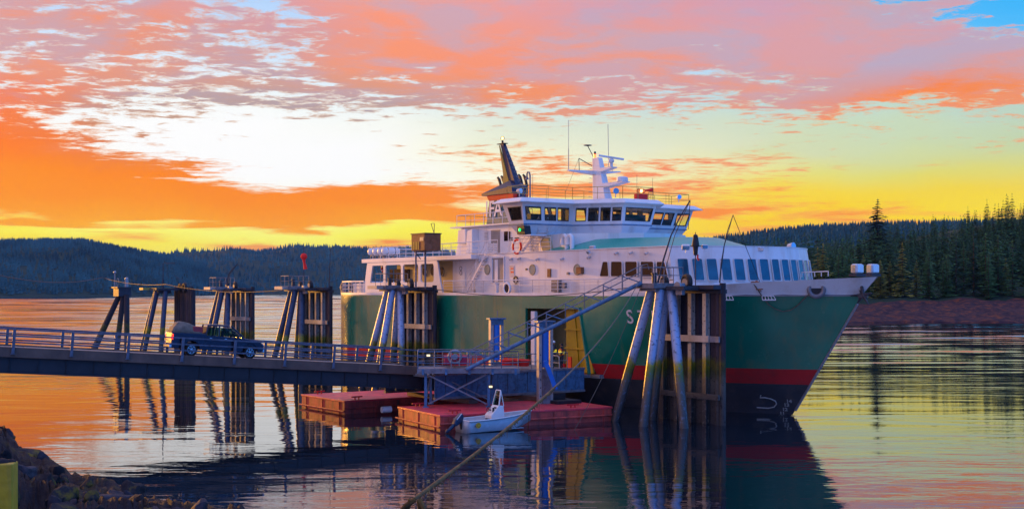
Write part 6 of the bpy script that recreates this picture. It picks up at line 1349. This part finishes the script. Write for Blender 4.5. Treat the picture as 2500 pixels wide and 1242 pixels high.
mb = MB(); fr_ = [(cx + .52, -.38, 1.5), (cx + .52, .38, 1.5), (cx + .72, .26, 2.42), (cx + .72, -.26, 2.42)]
for i in range(4): mb.bar(fr_[i], fr_[(i + 1) % 4], .07, .07)
mb.bar((cx + .86, -.38, 1.48), fr_[3], .05); mb.bar((cx + .86, .38, 1.48), fr_[2], .05)
wf = mb.build('windscreen_frame', M['console'], sk, bevel=.02); mb = MB(); q = [Vector(p) for p in fr_]; mb.loft([p + Vector((-.01, 0, 0)) for p in q], [p + Vector((.01, 0, 0)) for p in q]); mb.build('pane', M['screen'], wf)
mb = MB(); c0 = Vector((cx + .08, .1, 1.32)); mb.torus(c0, (-.7, 0, .5), .2, .018, 16, 6); mb.cyl(c0, c0 + Vector((.15, 0, -.1)), .03); 
for a_ in (0, 2.1, 4.2): mb.cyl(c0, c0 + Vector((.1 * math.sin(a_) * .6, .16 * math.cos(a_), .13 * math.sin(a_))), .012, n=5)
mb.build('steering_wheel', M['rubber'], sk, smooth=True)
mb = MB(); mb.box((cx + .2, -.25, 1.25), (.1, .08, .3), 0); mb.cyl((cx + .36, -.28, 1.38), (cx + .33, -.28, 1.42), .05); mb.cyl((cx + .36, -.14, 1.38), (cx + .33, -.14, 1.42), .05); mb.b2((cx - .05, -.28, .3), (cx + .0, .28, .75)); mb.build('console_fittings', M['soot'], sk, kind='stuff')
mb = MB(); mb.side([(-.62, .55), (-.5, .38), (-.05, .62), (.05, .9), (0, 1.12), (-.12, 1.16), (-.5, .82)], -.19, .19); om = thing('outboard_motor', 'x', 'x') if False else None
ot = mb.build('outboard_motor', M['motor'], sk, bevel=.07); mb = MB(); mb.tube([(-.45, 0, .55), (-.75, 0, .3), (-1.0, 0, .12)], [.13, .11, .08], 8); mb.cyl((-.95, 0, .16), (-1.12, 0, .04), .14, .04, 8); mb.build('motor_leg', M['motor'], ot, smooth=True)
mb = MB(); mb.side([(-.45, .82), (-.12, 1.17), (-.1, 1.14), (-.42, .79)], -.195, -.17); mb.build('motor_stripe', M['helmet'], ot); mb = MB(); mb.bar((-.1, 0, .75), (.0, 0, .2), .2, .1); mb.build('clamp', M['soot'], ot)
p = Vector((.75, -.0, .42)); 
mb = MB(); mb.cyl((.62, -.9, .47), (.62, -.935, .47), .17, n=20); mb.build('round_sticker', M['sticker'], sk)
for k, (a0, a1) in enumerate(((0, 2), (2.4, 3.6), (4, 5.6))): mb = MB(); mb.torus((.62, -.94, .47), (0, 1, 0), .11, .012, 10, 4, a0=a0, a1=a1); mb.build('sticker_mark', M['soot'], sk)
mb = MB(); bw = sk.location; mb.tube([(4.8, .0, 1.12), (4.7, -.15, .8), (4.5, -.3, .3), (4.45, -.32, 0)], .018, 5); mb.tube([(4.75, 0, 1.1), (4.6, -.2, .75), (4.62, -.15, 1.0), (4.4, -.3, .7), (4.45, -.2, 1.05)], .02, 5); r_ = mb.build('bow_line', M['mossrope']); r_.location = sk.location; r_.rotation_euler = sk.rotation_euler; tag(r_, 'frayed yellow line knotted at the bow of the skiff', 'line')

# ================================================================ crew in the side door
def person(loc, rz, pose, lb, vest, legs=M['cloth'], helmet=True, scale=1.0):
    o = thing('person', lb, 'person', loc, rz); o.scale = (scale,) * 3
    J = dict(pel=(0, 0, .95), wa=(0, 0, 1.1), ch=(0, 0, 1.32), nk=(0, 0, 1.5), hd=(0, 0, 1.6), top=(0, 0, 1.76),
             ls=(0, .2, 1.43), rs=(0, -.2, 1.43), lh=(0, .1, .92), rh=(0, -.1, .92), lk=(.03, .12, .5), rk=(.03, -.12, .5), la=(0, .12, .08), ra=(0, -.12, .08), lt=(.16, .13, .04), rt=(.16, -.13, .04),
             le=(.02, .28, 1.16), re=(.02, -.28, 1.16), lw=(.15, .27, .95), rw=(.15, -.27, .95), lf=(.22, .26, .88), rf=(.22, -.26, .88))
    J.update(pose)
    E = [('pel', 'wa'), ('wa', 'ch'), ('ch', 'nk'), ('nk', 'hd'), ('hd', 'top'), ('ch', 'ls'), ('ch', 'rs'), ('ls', 'le'), ('rs', 're'), ('le', 'lw'), ('re', 'rw'), ('lw', 'lf'), ('rw', 'rf'), ('pel', 'lh'), ('pel', 'rh'), ('lh', 'lk'), ('rh', 'rk'), ('lk', 'la'), ('rk', 'ra'), ('la', 'lt'), ('ra', 'rt')]
    rad = dict(pel=.15, wa=.14, ch=.16, nk=.065, hd=.095, top=.085, ls=.08, rs=.08, lh=.1, rh=.1, lk=.075, rk=.075, la=.05, ra=.05, lt=.04, rt=.04, le=.055, re=.055, lw=.04, rw=.04, lf=.035, rf=.035)
    ks = list(J); me = bpy.data.meshes.new('body'); me.from_pydata([J[k] for k in ks], [(ks.index(a), ks.index(b)) for a, b in E], []); me.materials.append(legs)
    b = bpy.data.objects.new('body', me); COL.objects.link(b); b.parent = o; b.modifiers.new('s', 'SKIN')
    for k, v in zip(ks, me.skin_vertices[0].data): v.radius = (rad[k] * (.8 if k in ('ch', 'wa', 'pel') else 1), rad[k]) ; v.use_root = k == 'pel'
    sb = b.modifiers.new('u', 'SUBSURF'); sb.levels = 1; sb.render_levels = 1
    h = Vector(J['hd']); mb = MB(); mb.ball(h + Vector((.0, 0, .08)), .105, 12, 8, sc=(1.05, .9, 1.2)); mb.cyl(h + Vector((.1, 0, .07)), h + Vector((.135, 0, .05)), .02, .012, 5); [mb.ball(h + Vector((0, s_ * .1, .07)), .025, 6, 4) for s_ in (-1, 1)]; hd_ = mb.build('face', M['skin'], o, smooth=True)
    mb = MB(); [mb.ball(h + Vector((.1, s_ * .035, .1)), .014, 6, 4) for s_ in (-1, 1)]; mb.box(h + Vector((.105, 0, .005)), (.01, .05, .01)); mb.build('eyes_and_mouth', M['soot'], hd_)
    mb = MB(); mb.ball(h + Vector((-.005, 0, .15)), .125, 12, 6, sc=(1.05, 1, .8)); mb.cyl(h + Vector((.01, 0, .12)), h + Vector((.01, 0, .135)), .15, n=14); mb.build('hard_hat' if helmet else 'woollen_hat', M['helmet'] if helmet else M['soot'], o, smooth=True)
    c, w_, n_ = Vector(J['ch']), Vector(J['wa']), Vector(J['nk']); mb = MB(); mb.tube([w_ + Vector((0, 0, -.12)), w_, c, c.lerp(n_, .55), n_ - Vector((0, 0, .02))], [.19, .195, .215, .19, .09], 14); v_ = mb.build('vest', vest, o, smooth=True)
    for t in (.1, .55): q = w_.lerp(c, t); mb = MB(); mb.cyl(q - Vector((0, 0, .035)), q + Vector((0, 0, .035)), .218, n=14); mb.build('reflective_band', M['reflect'], v_)
    for s_ in (-1, 1): mb = MB(); mb.tube([c + Vector((-.06, s_ * .13, -.2)), c + Vector((-.03, s_ * .14, .05)), n_ + Vector((0, s_ * .1, -.06)), c + Vector((.15, s_ * .12, .02)), c + Vector((.19, s_ * .1, -.2))], .032, 6); mb.build('shoulder_band', M['reflect'], v_)
    for s_, a_, b_ in (('l', 'lw', 'lf'), ('r', 'rw', 'rf')):
        w0, f0 = Vector(J[a_]), Vector(J[b_]); d = (f0 - w0).normalized(); u = Vector((0, 1, 0)) if abs(d.y) < .8 else Vector((1, 0, 0)); sd = d.cross(u).normalized(); mb = MB(); mb.tube([w0, f0], [.032, .042], 7)
        for k in range(4): bs = f0 + u * (k - 1.5) * .02; mb.tube([bs, bs + d * (.045 + .008 * (k in (1, 2))), bs + d * .06 + sd * .03], [.01, .0095, .008], 5)
        mb.tube([w0.lerp(f0, .4), w0.lerp(f0, .5) + u * .05, f0 + u * .05], [.013, .012, .01], 5); mb.build('hand', M['skin'], o, smooth=True)
    return o
zf = 2.86
p1 = S(1351, 900, -10.6); person(world((p1.x, -10.6, zf)), SA + R(-115), dict(rw=(.3, -.2, 1.25), re=(.12, -.3, 1.15), rf=(.38, -.14, 1.3), lw=(.28, .2, 1.15), lf=(.36, .16, 1.18)), 'crew member in a dark suit and white helmet standing in the ferry side door', mat('dark_vest', (.03, .03, .04), .8, bump=0), scale=1.1)
p2 = S(1371, 900, -10.0); person(world((p2.x, -10.0, zf)), SA + R(-100), dict(lw=(.25, .22, 1.05), lf=(.33, .18, 1.08), rw=(.25, -.2, 1.05), rf=(.33, -.16, 1.08)), 'crew member in an orange vest behind the white gate in the side door', M['orange'], helmet=False, scale=.98)
gt = thing('safety_gate', 'white pipe gate standing across the side door in front of the crew', 'gate', SO, SA); xa_, xb_ = S(1346, 900, -11.2).x, min(S(1392, 900, -11.2).x, 42.0)
mb = MB(); mb.tube([(xa_, -11.2, 2.85), (xa_, -11.2, 3.75), (xa_ + .15, -11.2, 3.85), (xb_ - .2, -11.2, 3.85), (xb_ - .05, -11.2, 3.75), (xb_, -11.2, 2.85)], .045, 6); mb.cyl((xa_, -11.2, 3.35), (xb_, -11.2, 3.35), .035, n=6); mb.build('frame', M['pale'], gt, smooth=True)
mb = MB(); a_ = S(1384, 900, -8.4).x; mb.b2((a_, -8.4, 2.4), (a_ + .5, -8.3, 3.6)); ob = mb.build('fire_box', M['red']); ob.location = SO; ob.rotation_euler = (0, 0, SA); tag(ob, 'tall narrow red box beside the yellow door leaf', 'box')
mb = MB(); a_ = S(1372, 900, -7.4).x; mb.cyl((a_, -7.2, 2.4), (a_, -7.2, 2.95), .3, n=12); ob = mb.build('bucket', M['red'], smooth=True); ob.location = SO; ob.rotation_euler = (0, 0, SA); tag(ob, 'low red bucket on the car deck behind the crew', 'bucket')

# ================================================================ ropes
A_ = Wp(1010, 1218, 21); Bp = world((51.6, -12.0, 9.1)); pts = [A_.lerp(Bp, (k / 30)) for k in range(31)]; pts = [p - Vector((0, 0, .9 * 4 * (k / 30) * (1 - k / 30))) for k, p in enumerate(pts)]
rs = [.055 + .012 * noise.noise(Vector((k * 1.7, 0, 0))) if k < 14 else .05 for k in range(31)]
mb = MB(); mb.tube(pts[:10], [.034 + .012 * noise.noise(Vector((k * 1.3, 2, 0))) for k in range(10)], 8)
mr_ = thing('mooring_rope', 'thick weedy mooring rope rising from the bottom centre across the skiff to the bow dolphin', 'rope'); o_ = mb.build('weedy_end', M['mossrope'], mr_, smooth=True)
mb = MB(); mb.tube(pts[9:], [max(.024, .034 - .001 * k) for k in range(22)], 6); mb.build('rope', M['rope'], mr_, smooth=True)
rnd = random.Random(4)
mb = MB()
for k in range(420):
    t = rnd.random() ** 1.1 * .3; i = t * 30; q = pts[int(i)].lerp(pts[int(i) + 1], i - int(i)); a_ = rnd.uniform(0, 6.28); l_ = rnd.uniform(.03, .12); d = Vector((math.cos(a_) * .5, math.sin(a_) * .5, -abs(rnd.gauss(0, .8)))).normalized(); mb.tube([q, q + d * l_], [.012, .004], 4)
for k in range(7): t = rnd.random() * .25; i = t * 30; q = pts[int(i)].lerp(pts[int(i) + 1], i - int(i)); mb.tube([q, q - Vector((0, 0, rnd.uniform(.15, .35)))], [.008, .004], 4)
mb.build('seaweed_strands', M['mossrope'], mr_, kind='stuff')
# weedy tangle of the near end
mb = MB()
A2 = A_
for k in range(4):
    q = [A2 + Vector((rnd.uniform(-.1, .1), 0, 0))]; dd = Vector(((-.25, .04, .12, -.45, .2)[k], rnd.uniform(-.2, .2), -.35))
    for s_ in range(5): q.append(q[-1] + dd * .35 + Vector((rnd.uniform(-.04, .04), 0, rnd.uniform(-.04, .02))))
    mb.tube(q, [.045, .045, .04, .035, .03, .02], 7)
mb.build('knot_tangle', M['mossrope'], mr_, smooth=True)
mb = MB(); mb.tube(sag(world((51.9, -12.2, 8.6)), Wp(1398, 1056, 77), .5, 16), .018, 5); tag(mb.build('thin_line', M['rope']), 'thin pale line dropping from the bow dolphin to the end of the near pontoon', 'line')
